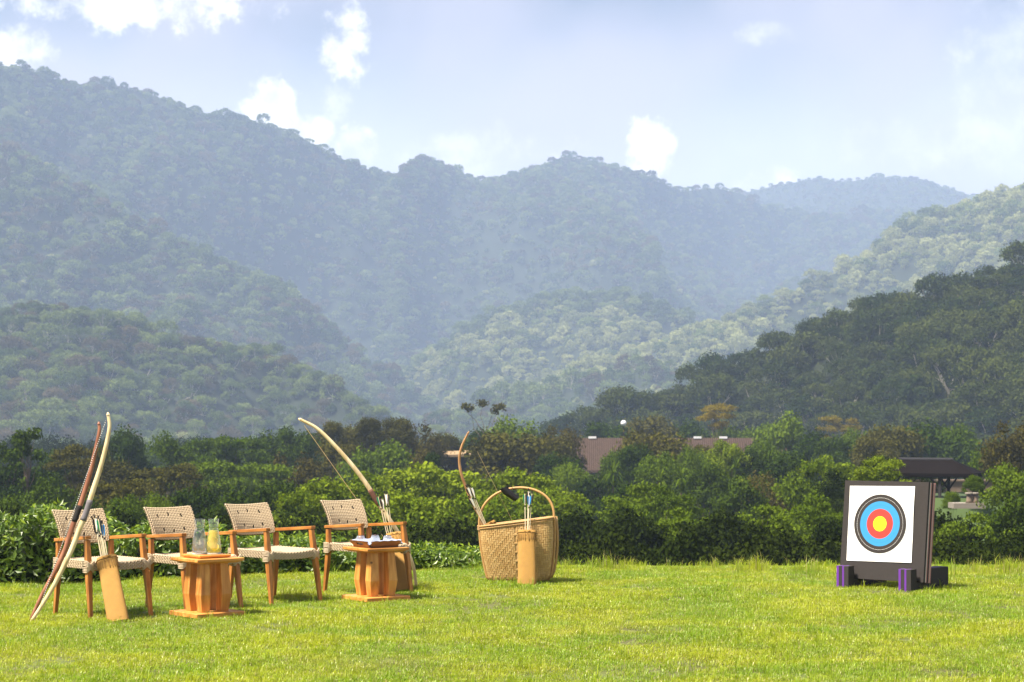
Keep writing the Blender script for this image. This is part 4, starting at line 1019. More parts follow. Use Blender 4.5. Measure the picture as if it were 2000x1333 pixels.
    for i in range(nu): a = nv * (nu + 1) + i; fs += [(i, K + i, K + i + 1, i + 1), (a, a + 1, K + a + 1, K + a)]
    so = sm_.add(vs, fs).build('seat', M_ropecore, r, smooth=False)
    st = MB()
    knit(st, lambda u, v: top(u, v), 26, 28, .032, .018, .008, (), .95)
    def frontf(u, v): q = top(u, 0); return Vector((q.x, q.y - .001, lerp(.390 - .010 * (1 - (2 * u - 1) ** 2), q.z, v)))
    knit(st, frontf, 28, 5, .033, .018, .009, slant=.9)
    for e_ in (0, 1):
        def sidef(u, v): q = top(e_, u if e_ else 1 - u); return Vector((q.x + (.001 if e_ else -.001), q.y, lerp(.392, q.z, v)))
        knit(st, sidef, 28, 5, .033, .018, .009, slant=.9)
    st.build('rope_weave', M_rope, so, kind='stuff')
    # crossed rope lashings where the seat meets the legs
    for sx_ in (-1, 1):
        for yy, xx in ((-.232, .256), (.292, .240)):
            w = MB()
            for tl in (-1, 1):
                for k_ in range(4):
                    zc = .415 + (k_ - 1.5) * .012; hx, hy = .030, .034
                    path = []
                    for a, b in ((-1, -1), (0, -1.05), (1, -1), (1.05, 0), (1, 1), (0, 1.05), (-1, 1), (-1.05, 0)):
                        path.append((sx_ * xx + a * hx, yy + b * hy, zc + tl * a * .026 + .0))
                    w.tube(path, .0058, 5, closed=True)
            w.build('rope_lashing', M_rope, r, smooth=True, kind='stuff')
    return r

def ctr(fx, fy): return gnd(fx, fy)
CH = [((110, 1203), (172, 1217), (291, 1200), 41, 'first woven-back wooden armchair, with two bows and a quiver leaning on it'),
      ((287, 1190), (361, 1200), (471, 1187), 43, 'second woven-back wooden armchair, behind the table with the carafes'),
      ((447, 1173), (529, 1180), (627, 1171), 45, 'third woven-back wooden armchair, standing free between the two tables'),
      ((635, 1158), (708, 1166), (803, 1155), 43, 'fourth woven-back wooden armchair, behind the tray of glasses')]
chair0 = build_chair(); chairs = []
for i, (bl_, fl_, fr_, yaw, lab) in enumerate(CH):
    c = chair0 if i == 0 else copy_tree(chair0)
    q = (gnd(*bl_) + gnd(*fr_)) / 2
    c.location = (q.x, q.y, lawn_z(q.x, q.y)); c.rotation_euler = (0, 0, R(yaw)); c.rotation_euler.x = R([-.3, .4, 0, .3][i])
    tag(c, lab, 'chair', 'row of woven armchairs'); chairs.append(c)

# ---- side tables
def build_table():
    r = empty('side_table')
    MB().loft([rect((0, 0, z), s_, s_) for z, s_ in ((0, .445), (.030, .445), (.034, .437))]).build('base_board', M_pinex, r)
    for sx_ in (-1, 1):
        for sy_ in (-1, 1):
            secs = []
            for z, o_ in ((.034, .124), (.172, .142), (.425, .122)):
                i_ = .050; c_ = (o_ + i_) / 2
                secs.append(rect((sx_ * c_, sy_ * c_, z), o_ - i_, o_ - i_))
            MB().loft(secs).build('leg', M_pinez, r, bevel=.004)
    MB().loft([rect((0, 0, z), s_, s_) for z, s_ in ((.425, .34), (.440, .42), (.444, .43), (.462, .43), (.465, .424))]).build('tabletop', M_pinex, r)
    return r
tb0 = build_table(); tables = []
for i, (px, py, yaw, lab) in enumerate([(405, 1205, 39.7, 'chunky wooden side table carrying the two carafes'), (734, 1170, 35.7, 'chunky wooden side table carrying the tray of glasses')]):
    t = tb0 if i == 0 else copy_tree(tb0)
    q = gnd(px, py); t.location = (q.x, q.y, lawn_z(q.x, q.y) + .012); t.rotation_euler = (0, 0, R(yaw)); tag(t, lab, 'table', 'side tables'); tables.append(t)
# rotation: front corner of the square points at the camera, a little to the left

# ---- glass
def glassmat(name, tint=(1, 1, 1), whiten=0.0):
    m, T = new_mat(name)
    lw_ = T.n('ShaderNodeLayerWeight', Blend=.5)
    tr = T.n('ShaderNodeBsdfTransparent', Color=tuple(.96 * x for x in tint)); gl = T.n('ShaderNodeBsdfGlossy', Color=(1, 1, 1), Roughness=.02)
    f = T.m('ADD', .10, T.m('MULTIPLY', T.m('POWER', lw_.outputs['Facing'], 3.0), .8), clamp=True)
    sh = T.n('ShaderNodeMixShader', i0=f, i1=tr, i2=gl)
    if whiten: sh = T.n('ShaderNodeMixShader', i0=whiten, i1=sh, i2=T.n('ShaderNodeBsdfTranslucent', Color=(.9, .92, .95)).outputs[0])
    out(T, sh); return m
M_glass = glassmat('clear_glass', (.97, 1, .99), .05); M_tumbler = glassmat('whitened_glass', (1, 1, 1), .28)  # white share mixed in as painted highlight, stronger on the tumblers
m, T = new_mat('water'); out(T, T.n('ShaderNodeMixShader', i0=.35, i1=T.n('ShaderNodeBsdfRefraction', Color=(.97, 1, .98), Roughness=0.0, IOR=1.33).outputs[0], i2=T.n('ShaderNodeBsdfTranslucent', Color=(.9, .92, .88)).outputs[0])); M_water = m  # white translucent share painted in as the bright reflection
m, T = new_mat('lemonade'); a = T.n('ShaderNodeBsdfTranslucent', Color=(.90, .86, .28)); b = T.n('ShaderNodeBsdfTransparent', Color=(.97, .95, .55)); d = T.n('ShaderNodeBsdfDiffuse', Color=(.85, .80, .25))
out(T, T.n('ShaderNodeMixShader', i0=.45, i1=b, i2=T.n('ShaderNodeMixShader', i0=.5, i1=a, i2=d).outputs[0])); M_lemonade = m
M_lemon = plain('lemon_flesh', (.90, .60, .01), .5, .1, 60); M_rind = plain('lemon_pith', (.90, .76, .20), .6, .05); M_mint = leafmat('mint', (.05, .14, .03), (.13, .25, .06), .3)
M_whiteplate = plain('white_coaster', (.82, .81, .78), .5, .03)

tz = tables[0].location.z + .465
bd = empty('serving_board', (tables[0].location.x - .008, tables[0].location.y, tz), R(39.7), 'small square wooden board under the two carafes', 'board')
MB().loft([rect((0, 0, z), s_, s_) for z, s_ in ((.001, .255), (.012, .285), (.024, .29), (.027, .285))]).build('board', M_pinex, bd)
prof = [(.050, .004), (.056, .010), (.0585, .03), (.056, .07), (.049, .12), (.041, .16), (.034, .187), (.0325, .195), (.035, .21), (.039, .245), (.0405, .262)]
for i, (dx, lab) in enumerate([(-.052, 'clear glass carafe of water with mint sprigs'), (.060, 'clear glass carafe of lemonade with lemon slices')]):
    c = empty('carafe', (bd.location.x + dx, bd.location.y - .02 + .01 * i, tz + .0285), 0, lab, 'carafe', 'carafes on the table')
    c.scale = (1.08, 1.08, 1.08)
    MB().lathe([(.001, .012)] + [(.05, .010)] + prof, 32).build('glass_body', M_glass, c, smooth=True)
    MB().lathe([(.001, 0), (.054, 0), (.055, .004), (.050, .006), (.001, .006)], 28).build('base_disc', M_whiteplate, c, smooth=False)
    liq = [(.001, .015)] + [(max(.001, r_ - .0045), z_) for r_, z_ in [(.050, .015)] + prof[2:6]] + [(.0335, .175), (.001, .175)]
    MB().lathe(liq, 32).build('drink', M_water if i == 0 else M_lemonade, c, smooth=True)
    if i == 0:
        mm = MB(); P = rg.normal(0, .016, (46, 3)); P[:, 2] = rg.uniform(.115, .17, 46); leafset(mm, P, np.tile([[0., -.8, .4]], (46, 1)), .022, .28, rg, .7)
        for k_ in range(4): mm.tube([(-.01 + .007 * k_, -.012, .10), (-.012 + .008 * k_, -.01, .168)], .0011, 4)
        mm.build('mint', M_mint, c)
    else:
        for k_, (x, z, y, r_) in enumerate([(.014, .056, -.040, .031), (-.012, .080, -.036, .030), (.008, .100, -.033, .030), (-.006, .120, -.028, .029), (.005, .140, -.023, .027), (-.003, .156, -.018, .024)]):
            tl = Matrix.Rotation(R(90 + 8 * (k_ % 3 - 1)), 3, 'X') @ Matrix.Rotation(R(10 * k_), 3, 'Z')
            def disc(rr, z0, z1): 
                d_ = MB(); ra = [[tl @ Vector((rr * math.cos(q_), rr * math.sin(q_), zz)) + Vector((x, y, z)) for q_ in [2 * math.pi * j / 20 for j in range(20)]] for zz in (z0, z1)]
                return d_.loft(ra)
            sl = disc(r_, -.002, .002).build('lemon_slice', M_rind, c)
            sg = MB()
            for w_ in range(8):
                a0, a1 = w_ * math.pi / 4 + .07, (w_ + 1) * math.pi / 4 - .07
                for zz in (-.0026, .0026):
                    sg.add([tl @ Vector((q_ * math.cos(a_), q_ * math.sin(a_), zz)) + Vector((x, y, z)) for q_, a_ in ((r_ * .14, (a0 + a1) / 2), (r_ * .86, a0), (r_ * .9, (a0 + a1) / 2), (r_ * .86, a1))], [(0, 1, 2, 3)])
            sg.build('segments', M_lemon, sl)

# ---- tray with napkin and upturned glasses
M_tray = wood('tray_wood', (.16, .075, .03), (.33, .17, .07), 0, .8, .45)
M_cloth = plain('blue_white_cloth', (.36, .42, .56), .85, .18, 30, .3, 300)
t2 = tables[1]; tz = t2.location.z + .466
tr_ = empty('serving_tray', (t2.location.x, t2.location.y, tz), R(35.7), 'dark wooden tray with flared sides on the second table', 'tray')
bw = .145; MB().box((0, 0, .006), (bw * 2, bw * 2, .010)).build('bottom', M_tray, tr_)
for k_ in range(4):
    Rz = Matrix.Rotation(k_ * math.pi / 2, 3, 'Z'); hole = k_ in (1, 3)
    y0, y1, z0, z1, th = -.146, -.186, .003, .060, .008
    lo, hi = .125, .158
    def pp(x, s_, o_): return Rz @ Vector((x, lerp(y0, y1, s_) + o_, lerp(z0, z1, s_) ))
    sd_ = MB()
    def panel(xa0, xa1, xb0, xb1, s0, s1):
        vs = [pp(xa0, s0, 0), pp(xa1, s0, 0), pp(xb1, s1, 0), pp(xb0, s1, 0), pp(xa0, s0, th), pp(xa1, s0, th), pp(xb1, s1, th), pp(xb0, s1, th)]
        sd_.add(vs, [(0, 1, 2, 3), (7, 6, 5, 4), (0, 4, 5, 1), (1, 5, 6, 2), (2, 6, 7, 3), (3, 7, 4, 0)])
    wd = lambda s_: lerp(lo, hi, s_)
    if hole:
        panel(-wd(0), wd(0), -wd(.38), wd(.38), 0, .38); panel(-wd(.72), wd(.72), -wd(1), wd(1), .72, 1)
        panel(-wd(.38), -.05, -wd(.72), -.05, .381, .719); panel(.05, wd(.38), .05, wd(.72), .381, .719)
    else: panel(-wd(0), wd(0), -wd(1), wd(1), 0, 1)
    sd_.build('side', M_tray, tr_)
nk = MB(); G = 18; vs = []
for j in range(G + 1):
    for i in range(G + 1):
        u, v = i / G * 2 - 1, j / G * 2 - 1; m_ = max(abs(u), abs(v)); cr_ = min(abs(u), abs(v))
        rr = .132 if m_ < .72 else .132 + (m_ - .72) / .28 * .046
        sc_ = rr / max(m_, 1e-6) * m_ / 1.0 if m_ < 1e-6 else rr / m_ * (m_ if m_ < .72 else 1)
        x, y = (u * .183, v * .183) if m_ < .72 else (u / m_ * rr, v / m_ * rr)
        z = .0135 + .002 * math.sin(9 * u) * math.cos(7 * v) if m_ < .72 else .0135 + (m_ - .72) / .28 * .050 - (.035 * smooth(.75, 1, cr_) * smooth(.72, 1, m_)) + .003 * math.sin(14 * u + 9 * v)
        vs.append((x, y, z))
nk.add(vs, [(j * (G + 1) + i, j * (G + 1) + i + 1, (j + 1) * (G + 1) + i + 1, (j + 1) * (G + 1) + i) for j in range(G) for i in range(G)])
no = nk.build('napkin', M_cloth, loc=tr_.location, smooth=True); no.rotation_euler = (0, 0, R(35.7)); sol = no.modifiers.new('thick', 'SOLIDIFY'); sol.thickness = .002
tag(no, 'blue-white cloth napkin lining the wooden tray', 'napkin')
M_footglass = glassmat('glass_foot', (.55, .58, .62))
gp = [(.043, .001), (.044, .006), (.043, .03), (.041, .055), (.034, .074), (.030, .080), (.001, .081)]
for dx, dy, lab in [(-.135, -.01, 'upturned drinking glass on the tray, leftmost of four'), (-.012, .085, 'upturned drinking glass at the back of the tray'), (-.004, -.075, 'upturned drinking glass at the front of the tray'), (.105, .012, 'upturned drinking glass on the tray, rightmost of four')]:
    g_ = empty('drinking_glass', (tr_.location.x + dx, tr_.location.y + dy, tz + .017), 0, lab, 'glass', 'upturned glasses on the tray')
    MB().lathe(gp, 28).build('tumbler', M_tumbler, g_, smooth=True)
    MB().lathe([(.029, .0805), (.0305, .0825), (.028, .085), (.001, .084)], 24).build('thick_foot', M_footglass, g_, smooth=True)

# ---- bows
M_pale = wood('pale_bow_wood', (.60, .45, .22), (.82, .70, .45), 2, 1.0, .4)
M_red = wood('reddish_bow_wood', (.22, .085, .045), (.38, .17, .10), 2, 1.0, .42)
M_tan = wood('tan_bow_wood', (.30, .15, .06), (.52, .30, .14), 2, 1.0, .42)
M_greywrap = plain('grey_grip', (.17, .155, .17), .9, .25, 60, .5, 500); M_blackwrap = plain('black_grip', (.018, .016, .016), .85, .3, 60, .5, 500); M_brownwrap = plain('brown_grip', (.16, .075, .05), .85, .25, 50, .5, 500)
def spline(P, n):
    """Catmull-Rom through the points"""
    P = [Vector(p) for p in P]; Q = [P[0] * 2 - P[1]] + P + [P[-1] * 2 - P[-2]]; o_ = []
    for i in range(1, len(Q) - 2):
        for k_ in range(n):
            t = k_ / n; a, b, c, d = Q[i - 1:i + 3]
            o_.append(.5 * ((2 * b) + (c - a) * t + (2 * a - 5 * b + 4 * c - d) * t * t + (3 * b - a - 3 * c + d) * t ** 3))
    return o_ + [P[-1]]
m, T = new_mat('twisted_string'); tcn = T.n('ShaderNodeTexCoord'); sxx = T.n('ShaderNodeSeparateXYZ', i0=tcn.outputs['Object'])
f = T.m('GREATER_THAN', T.m('FRACT', T.m('MULTIPLY', sxx.outputs[2], 60.0)), .5); out(T, T.n('ShaderNodeBsdfPrincipled', Base_Color=T.mix(f, (.75, .75, .72), (.02, .02, .02)), Roughness=.7)); M_twist = m
M_stringt = plain('tan_string', (.50, .37, .17), .8, .15, 80)
def bow(label, pix, Y0, Y1, r_mid, wood_, grip, gmat, string, smat, group='longbows', serving=None, rs=.0028):
    """pix from lower to upper tip; depth runs from Y0 to Y1"""
    ys_ = [p[1] for p in pix]
    def dep(py): return lerp(Y0, Y1, (ys_[0] - py) / (ys_[0] - ys_[-1]))
    P = [at(x, y, dep(y)) for x, y in pix]
    base = P[0].copy(); C_ = [p - base for p in spline(P, 7)]; n = len(C_)
    r = empty('longbow', base, 0, label, 'bow', group)
    acc = [0.0]
    for a, b in zip(C_, C_[1:]): acc.append(acc[-1] + (b - a).length)
    rad = [r_mid * (.55 + .45 * math.sin(math.pi * (.06 + .88 * s_ / acc[-1]))) for s_ in acc]
    MB().tube(C_, rad, 10, flat=.8, up=(0, 1, 0)).build('limbs', wood_, r, smooth=True)
    for e_ in (0, -1):
        d_ = (C_[1] - C_[0]).normalized() if e_ == 0 else (C_[-1] - C_[-2]).normalized()
        p0 = C_[e_]; MB().tube([p0 - d_ * .015, p0 + d_ * .012], [rad[e_] * 1.02, rad[e_] * .5], 8).build('nock', wood_, r, smooth=True)
    if grip:
        i0, i1 = [min(range(n), key=lambda i: abs(at_py(C_[i] + base) - gy)) for gy in grip]
        i0, i1 = min(i0, i1), max(i0, i1)
        MB().tube(C_[i0:i1 + 1], [q * 1.12 for q in rad[i0:i1 + 1]], 12, flat=.85, up=(0, 1, 0)).build('grip', gmat, r, smooth=True)
    S0, S1 = [at(x, y, dep(y)) - base for x, y in string]
    dv_ = S1 - S0; seg = [S0 + dv_ * (i / 12) for i in range(13)]
    MB().tube(seg, rs, 6).build('string', smat, r)
    if serving: MB().tube([S0 + dv_ * serving[0], S0 + dv_ * serving[1]], rs * 1.5, 6).build('serving', M_black, r)
    return r
def at_py(p): return 833 - (p.z - H) / p.y * 3700
bow('pale wooden longbow with grey grip leaning on the first chair', [(62, 1213), (85, 1178), (109, 1137), (137, 1080), (154, 1037), (168, 1002), (182, 957), (197, 911), (209, 863), (214, 832), (211, 809)], 14.86, 15.10, .0215, M_pale, (978, 1018), M_greywrap, [(72, 1203), (207, 822)], M_twist)
bow('reddish-brown longbow with black grip beside the pale bow', [(60, 1211), (81, 1165), (106, 1119), (126, 1077), (138, 1040), (150, 1005), (161, 974), (175, 928), (187, 877), (194, 841), (193, 827)], 14.97, 15.22, .0205, M_red, (990, 1020), M_blackwrap, [(66, 1200), (188, 838)], M_black, rs=.0015)
bow('pale longbow with brown grip leaning on the fourth chair arm', [(813, 1147), (808, 1110), (795, 1075), (777, 1040), (757, 1010), (735, 978), (717, 948), (690, 912), (655, 872), (620, 838), (585, 819)], 18.12, 18.02, .0225, M_pale, (957, 985), M_brownwrap, [(809, 1134), (594, 831)], M_stringt, serving=(.30, .48))

# ---- quivers and arrows
def quiver(label, base, top, w, d, loc_up=None, flare=1.1, tie=True):
    base, top = Vector(base), Vector(top); ax = (top - base).normalized()
    side = Vector((1, 0, 0)); side = (side - ax * side.dot(ax)).normalized(); fr_ = ax.cross(side)
    r = empty('quiver', base, 0, label, 'quiver', 'leather quivers')
    Ls = (top - base).length
    def ring(s_, k_, kd=1.0):
        c = ax * Ls * s_; o_ = []
        for j in range(20):
            q = 2 * math.pi * j / 20; cx, cy = math.cos(q), math.sin(q)
            ex = lambda v: math.copysign(abs(v) ** .7, v)
            wr = 1 + .025 * math.sin(7 * s_ + 3 * q)
            o_.append(c + side * ex(cx) * w / 2 * k_ * wr + fr_ * ex(cy) * d / 2 * k_ * kd)
        return o_
    rings = [ring(s_, k_) for s_, k_ in ((0, 1.06), (.02, 1.09), (.15, 1.06), (.35, 1.02), (.55, 1.0), (.75, .98), (.9, .97), (.985, .97))]
    inner = [ring(s_, k_) for s_, k_ in ((.985, .90), (.6, .88))]
    MB().loft(rings + inner, cap=False).build('leather_tube', M_leather, r, smooth=True)
    MB().loft([ring(0.004, 1.0), ring(.012, 1.0)]).build('bottom', M_leatherd, r)
    MB().loft([ring(.83, 1.0), ring(.86, 1.05), ring(.93, 1.05), ring(.995, 1.02), ring(1.0, .96)], cap=False).build('collar', M_leather, r, smooth=True)
    fg = MB()
    for j in range(30):
        q = 2 * math.pi * j / 30; ex = lambda v: math.copysign(abs(v) ** .7, v)
        o_ = side * ex(math.cos(q)) * w / 2 * 1.06 + fr_ * ex(math.sin(q)) * d / 2 * 1.08; tn = (side * -math.sin(q) + fr_ * math.cos(q)) * .0042
        nrm = o_.normalized() * .003; L0 = .93; L1 = .83 - rg.uniform(0, .03)
        fg.add([ax * Ls * L0 + o_ - tn, ax * Ls * L0 + o_ + tn, ax * Ls * L1 + o_ * 1.02 + tn * .8 + nrm, ax * Ls * L1 + o_ * 1.02 - tn * .8 + nrm], [(0, 1, 2, 3)])
    fg.build('fringe', M_leatherd, r, kind='stuff')
    cd = MB(); cd.tube(ring(.955, 1.09), .0035, 5, closed=True)
    f0 = ax * Ls * .955 - fr_ * d / 2 * 1.1 * (1 if fr_.y > 0 else -1)
    cd.tube([f0, f0 - ax * .03 + side * .012, f0 - ax * .085 + side * .018], .0032, 5); cd.tube([f0, f0 + side * .03 + ax * .015, f0 + side * .05 - ax * .012], .0032, 5); cd.tube([f0, f0 - side * .025 + ax * .012, f0 - side * .01 - ax * .03], .0032, 5)
    cd.build('tie_cord', M_leatherd, r, kind='stuff')
    return r
def arrow(label, a, b, fm, group):
    """a: point inside the quiver, b: nock end"""
    a, b = Vector(a), Vector(b); ax = (b - a).normalized(); L = (b - a).length
    r = empty('arrow', a, 0, label, 'arrow', group)
    MB().tube([(0, 0, 0), ax * L], .0044, 6).build('shaft', M_shaft, r)
    s0 = ax.cross(Vector((0, 1, 0))).normalized(); s1 = ax.cross(s0)
    for j in range(3):
        q = 2 * math.pi * j / 3 + .5; o_ = s0 * math.cos(q) + s1 * math.sin(q)
        p = [ax * (L - .125), ax * (L - .03), ax * (L - .02) + o_ * .019, ax * (L - .05) + o_ * .022, ax * (L - .105) + o_ * .010]
        th = ax.cross(o_) * .0012
        MB().add([v + th for v in p] + [v - th for v in p], [(0, 1, 2, 3, 4), (9, 8, 7, 6, 5), (0, 5, 6, 1), (1, 6, 7, 2), (2, 7, 8, 3), (3, 8, 9, 4), (4, 9, 5, 0)]).build('fletching', fm[j], r)
    MB().tube([ax * (L - .012), ax * (L + .014)], .0068, 6).build('nock', M_black, r)
    MB().tube([ax * (L - .142), ax * (L - .127)], .0066, 6).build('binding', M_black, r)
FW, FG, FB, FK = [M_white, M_black, M_green], [M_green, M_black, M_black], [M_blue, M_blue, M_black], [M_black, M_white, M_black]

qb, qt = gnd(231, 1216), at(208, 1088, 15.12)
quiver('tan leather quiver leaning on the seat of the first chair', qb, qt, .158, .07)
for (px, py, fm, dz, lab) in [(184, 1009, FK, 0, 'black-fletched arrow leaning farthest left in the first quiver'), (189, 1015, FW, .01, 'white and green fletched arrow in the first quiver, second from left'), (192, 1011, FG, -.01, 'green-fletched arrow in the middle of the first quiver'),
                              (195, 1017, FK, .012, 'black and white fletched arrow right of the middle in the first quiver'), (199, 1020, FB, 0, 'blue-fletched arrow in the first quiver'), (186, 1022, FK, .02, 'short-standing black-fletched arrow in the first quiver')]:
    k_ = (px - 191) * .9; arrow(lab, at(207 + k_ * .9, 1110, 15.10 + dz), at(px, py, 15.16 + dz), fm, 'arrows in the first quiver')

qb, qt = gnd(788, 1156), at(770, 1043, 17.98)
quiver('tan leather quiver standing behind the tray of glasses', qb, qt, .165, .075)
for (px, py, fm, dz, lab) in [(738, 967, FG, 0, 'green-fletched arrow leaning left in the second quiver'), (744, 972, FK, .01, 'dark-fletched arrow beside the green one in the second quiver'), (751, 962, FK, 0, 'tallest black-fletched arrow in the second quiver'), (756, 962, FW, .012, 'white-fletched arrow farthest right in the second quiver')]:
    arrow(lab, at(764 + (px - 747) * .5, 1060, 17.96 + dz), at(px, py, 17.98 + dz), fm, 'arrows in the second quiver')

# ---- basket
bq = gnd(1016, 1140)
bk = empty('woven_basket', (bq.x, bq.y + .19, 0), R(-9), 'large plaited bamboo basket with arched handle on the lawn', 'basket')
bk.rotation_euler.y = R(-2.6)
HB = .585
def bwall(a, s_, off=0.0):
    """a: angle round the basket, s_: 0 bottom .. 1 rim"""
    w = (.302 + .062 * math.sin(min(1, s_ * 1.15) * math.pi / 2)) ; d = .115 + .055 * math.sin(s_ * math.pi / 2)
    k_ = 1 - .10 * max(0, (.08 - s_) / .08) ** 2
    cx, cy = math.cos(a), math.sin(a); e_ = .42
    x = math.copysign(abs(cx) ** e_, cx) * w * k_; y = math.copysign(abs(cy) ** e_, cy) * d * k_
    nx, ny = math.copysign(abs(cx) ** (2 - e_), cx) / w, math.copysign(abs(cy) ** (2 - e_), cy) / d; L_ = math.hypot(nx, ny)
    return Vector((x + nx / L_ * off, y + ny / L_ * off, .012 + s_ * (HB + .03 * (x / .36) * s_)))
# equal steps round the perimeter
A_ = np.linspace(0, 2 * math.pi, 2001); Pp = np.array([bwall(a, .5)[:2] for a in A_]); ln = np.concatenate([[0], np.cumsum(np.linalg.norm(np.diff(Pp, axis=0), axis=1))])
def ang(f_): return float(np.interp((f_ % 1.0) * ln[-1], ln, A_))
NCOL, NROW = 88, 27
core = MB(); core.loft([[bwall(ang(j / 72), s_, -.004) for j in range(72)] for s_ in np.linspace(0, 1, 9)] + [[bwall(ang(j / 72), s_, -.011) for j in range(72)] for s_ in (1, .5, .03)], cap=False)
core.loft([[bwall(ang(j / 72), 0, -.006) for j in range(72)], [bwall(ang(j / 72), .02, -.006) for j in range(72)]])
M_bin = plain('basket_inside', (.40, .25, .10), .9, .3, 30)
bo = core.build('basket_body', M_bin, bk)
m, T = new_mat('plaited_strip'); g = T.n('ShaderNodeNewGeometry'); tcn = T.n('ShaderNodeTexCoord')
nz = T.n('ShaderNodeTexNoise', Vector=tcn.outputs['Object'], Scale=9.0, Detail=4.0); n3 = T.n('ShaderNodeTexNoise', Vector=tcn.outputs['Object'], Scale=120.0, Detail=3.0)
c = T.mix(T.m('ADD', T.m('MULTIPLY', g.outputs['Random Per Island'], .7), T.m('MULTIPLY', nz.outputs[0], .4)), (.46, .27, .09), (.70, .49, .22)); c = T.mix(T.m('MULTIPLY', n3.outputs[0], .35), c, (.36, .20, .07))
out(T, T.n('ShaderNodeBsdfPrincipled', Base_Color=c, Roughness=.55)); M_strip = m
wv = MB()
def piece(c0, c1, r0, r1, hgt):
    e_ = .10; C0, C1, R0, R1 = c0 + .02, c1 - .02, r0 + .03, r1 - .03
    P0 = [(C0, R0), (C1, R0), (C1, R1), (C0, R1)]; ic = .22 * min(1, (C1 - C0)); ir = .22 * min(1, (R1 - R0))
    P1 = [(C0 + ic, R0 + ir * .5), (C1 - ic, R0 + ir * .5), (C1 - ic, R1 - ir * .5), (C0 + ic, R1 - ir * .5)]
    vs = [bwall(ang(a / NCOL), b / NROW, -.003) for a, b in P0] + [bwall(ang(a / NCOL), b / NROW, hgt) for a, b in P1]
    wv.add(vs, [(0, 1, 5, 4), (1, 2, 6, 5), (2, 3, 7, 6), (3, 0, 4, 7), (4, 5, 6, 7)])
for i in range(NROW):
    for j in range(NCOL):
        kk = (j - i) % 4
        if kk == 0: piece(j, j + 2, i, i + 1, .0018)
        if kk == 3 and i + 2 <= NROW: piece(j, j + 1, i, i + 2, .0015)
        elif kk == 3: piece(j, j + 1, i, i + 1, .0015)
        elif kk == 2 and i == 0: piece(j, j + 1, 0, 1, .0015)
wv.build('plaited_strips', M_strip, bo, kind='stuff')
rim = [bwall(ang(j / 64), 1.0, .004) for j in range(64)]
MB().tube(rim, .0095, 7, closed=True).build('rim', M_bamboo, bk, smooth=True)
MB().tube([p - Vector((0, 0, .022)) for p in rim], .006, 6, closed=True).build('rim_binding', M_bamboo, bk, smooth=True)
hp = []
for s_ in np.linspace(0, 1, 12): p = bwall(math.pi, s_, .012); hp.append(Vector((p.x, -.05, p.z)))
L0 = hp[-1]; R0 = bwall(0, 1, .012); R0 = Vector((R0.x, -.05, R0.z))
for i in range(1, 24):
    t = i / 24; a = math.pi * (1 - t); hp.append(Vector((lerp(L0.x, R0.x, .5) + (R0.x - L0.x) / 2 * math.cos(a) * (1 + .02 * math.sin(a)), -.05 * (1 - .6 * math.sin(a)), lerp(L0.z, R0.z, t) + .335 * math.sin(a) ** .85)))
for s_ in np.linspace(1, 0, 12): p = bwall(0, s_, .012); hp.append(Vector((p.x, -.05, p.z)))
MB().tube(hp, .0125, 9).build('handle', M_bamboo, bk, smooth=True)
lsh = MB()
for p in (L0, R0):
    for k_ in range(4): lsh.tube([p + Vector((.018 * math.cos(q), .018 * math.sin(q), -.03 + .012 * k_ + .006 * math.sin(q))) for q in [2 * math.pi * j / 10 for j in range(10)]], .004, 5, closed=True)
lsh.build('handle_lashing', M_bamboo, bk, kind='stuff')
for sgn in (-1, 1):
    for yy in (.06, .12):
        rp = [Vector((bwall(0 if sgn > 0 else math.pi, s_, .012).x + sgn * .012 * math.sin(s_ * math.pi), yy, bwall(0, s_).z)) for s_ in np.linspace(.02, 1, 10)]
        MB().tube(rp, .009, 7).build('rib', M_bamboo, bk, smooth=True)

by = bq.y
bow('short tan longbow standing in the basket', [(1040, 1112), (1005, 1085), (972, 1055), (948, 1026), (933, 1001), (922, 981), (911, 954), (901, 926), (897, 897), (902, 872), (915, 845)], by + .25, by + .22, .0165, M_tan, None, None, [(1030, 1076), (916, 850)], M_stringt, serving=(.86, 1.0), rs=.0015)
quiver('tan leather quiver standing upright before the basket', gnd(1029, 1144), at(1029, 1037, by - .07), .172, .085)
for (px, py, fm, dz, lab) in [(1025, 962, FG, 0, 'green-fletched arrow farthest left in the quiver before the basket'), (1032, 957, FK, .01, 'dark-fletched arrow in the quiver before the basket'), (1034, 965, FB, -.01, 'blue-fletched arrow in the quiver before the basket'), (1039, 962, FG, .012, 'green-fletched arrow farthest right in the quiver before the basket')]:
    arrow(lab, at(1030 + (px - 1032) * .5, 1055, by - .075 + dz), at(px, py, by - .02 + dz), fm, 'arrows in the quiver before the basket')
qb, qt = at(990, 1095, by + .17), at(953, 1021, by + .15)
quiver('leather quiver leaning inside the basket', qb, qt, .13, .07)
for (px, py, fm, dz, lab) in [(911, 950, FK, 0, 'black and white fletched arrow farthest left in the basket'), (914, 949, FW, .012, 'white-fletched arrow second from left in the basket'), (918, 950, FK, .005, 'dark-fletched arrow farthest right in the basket'), (916, 971, FK, -.01, 'lower-standing dark-fletched arrow in the basket')]:
    arrow(lab, at(958 + (px - 914) * .6, 1050, by + .15 + dz), at(px, py, by + .12 + dz), fm, 'arrows in the basket quiver')
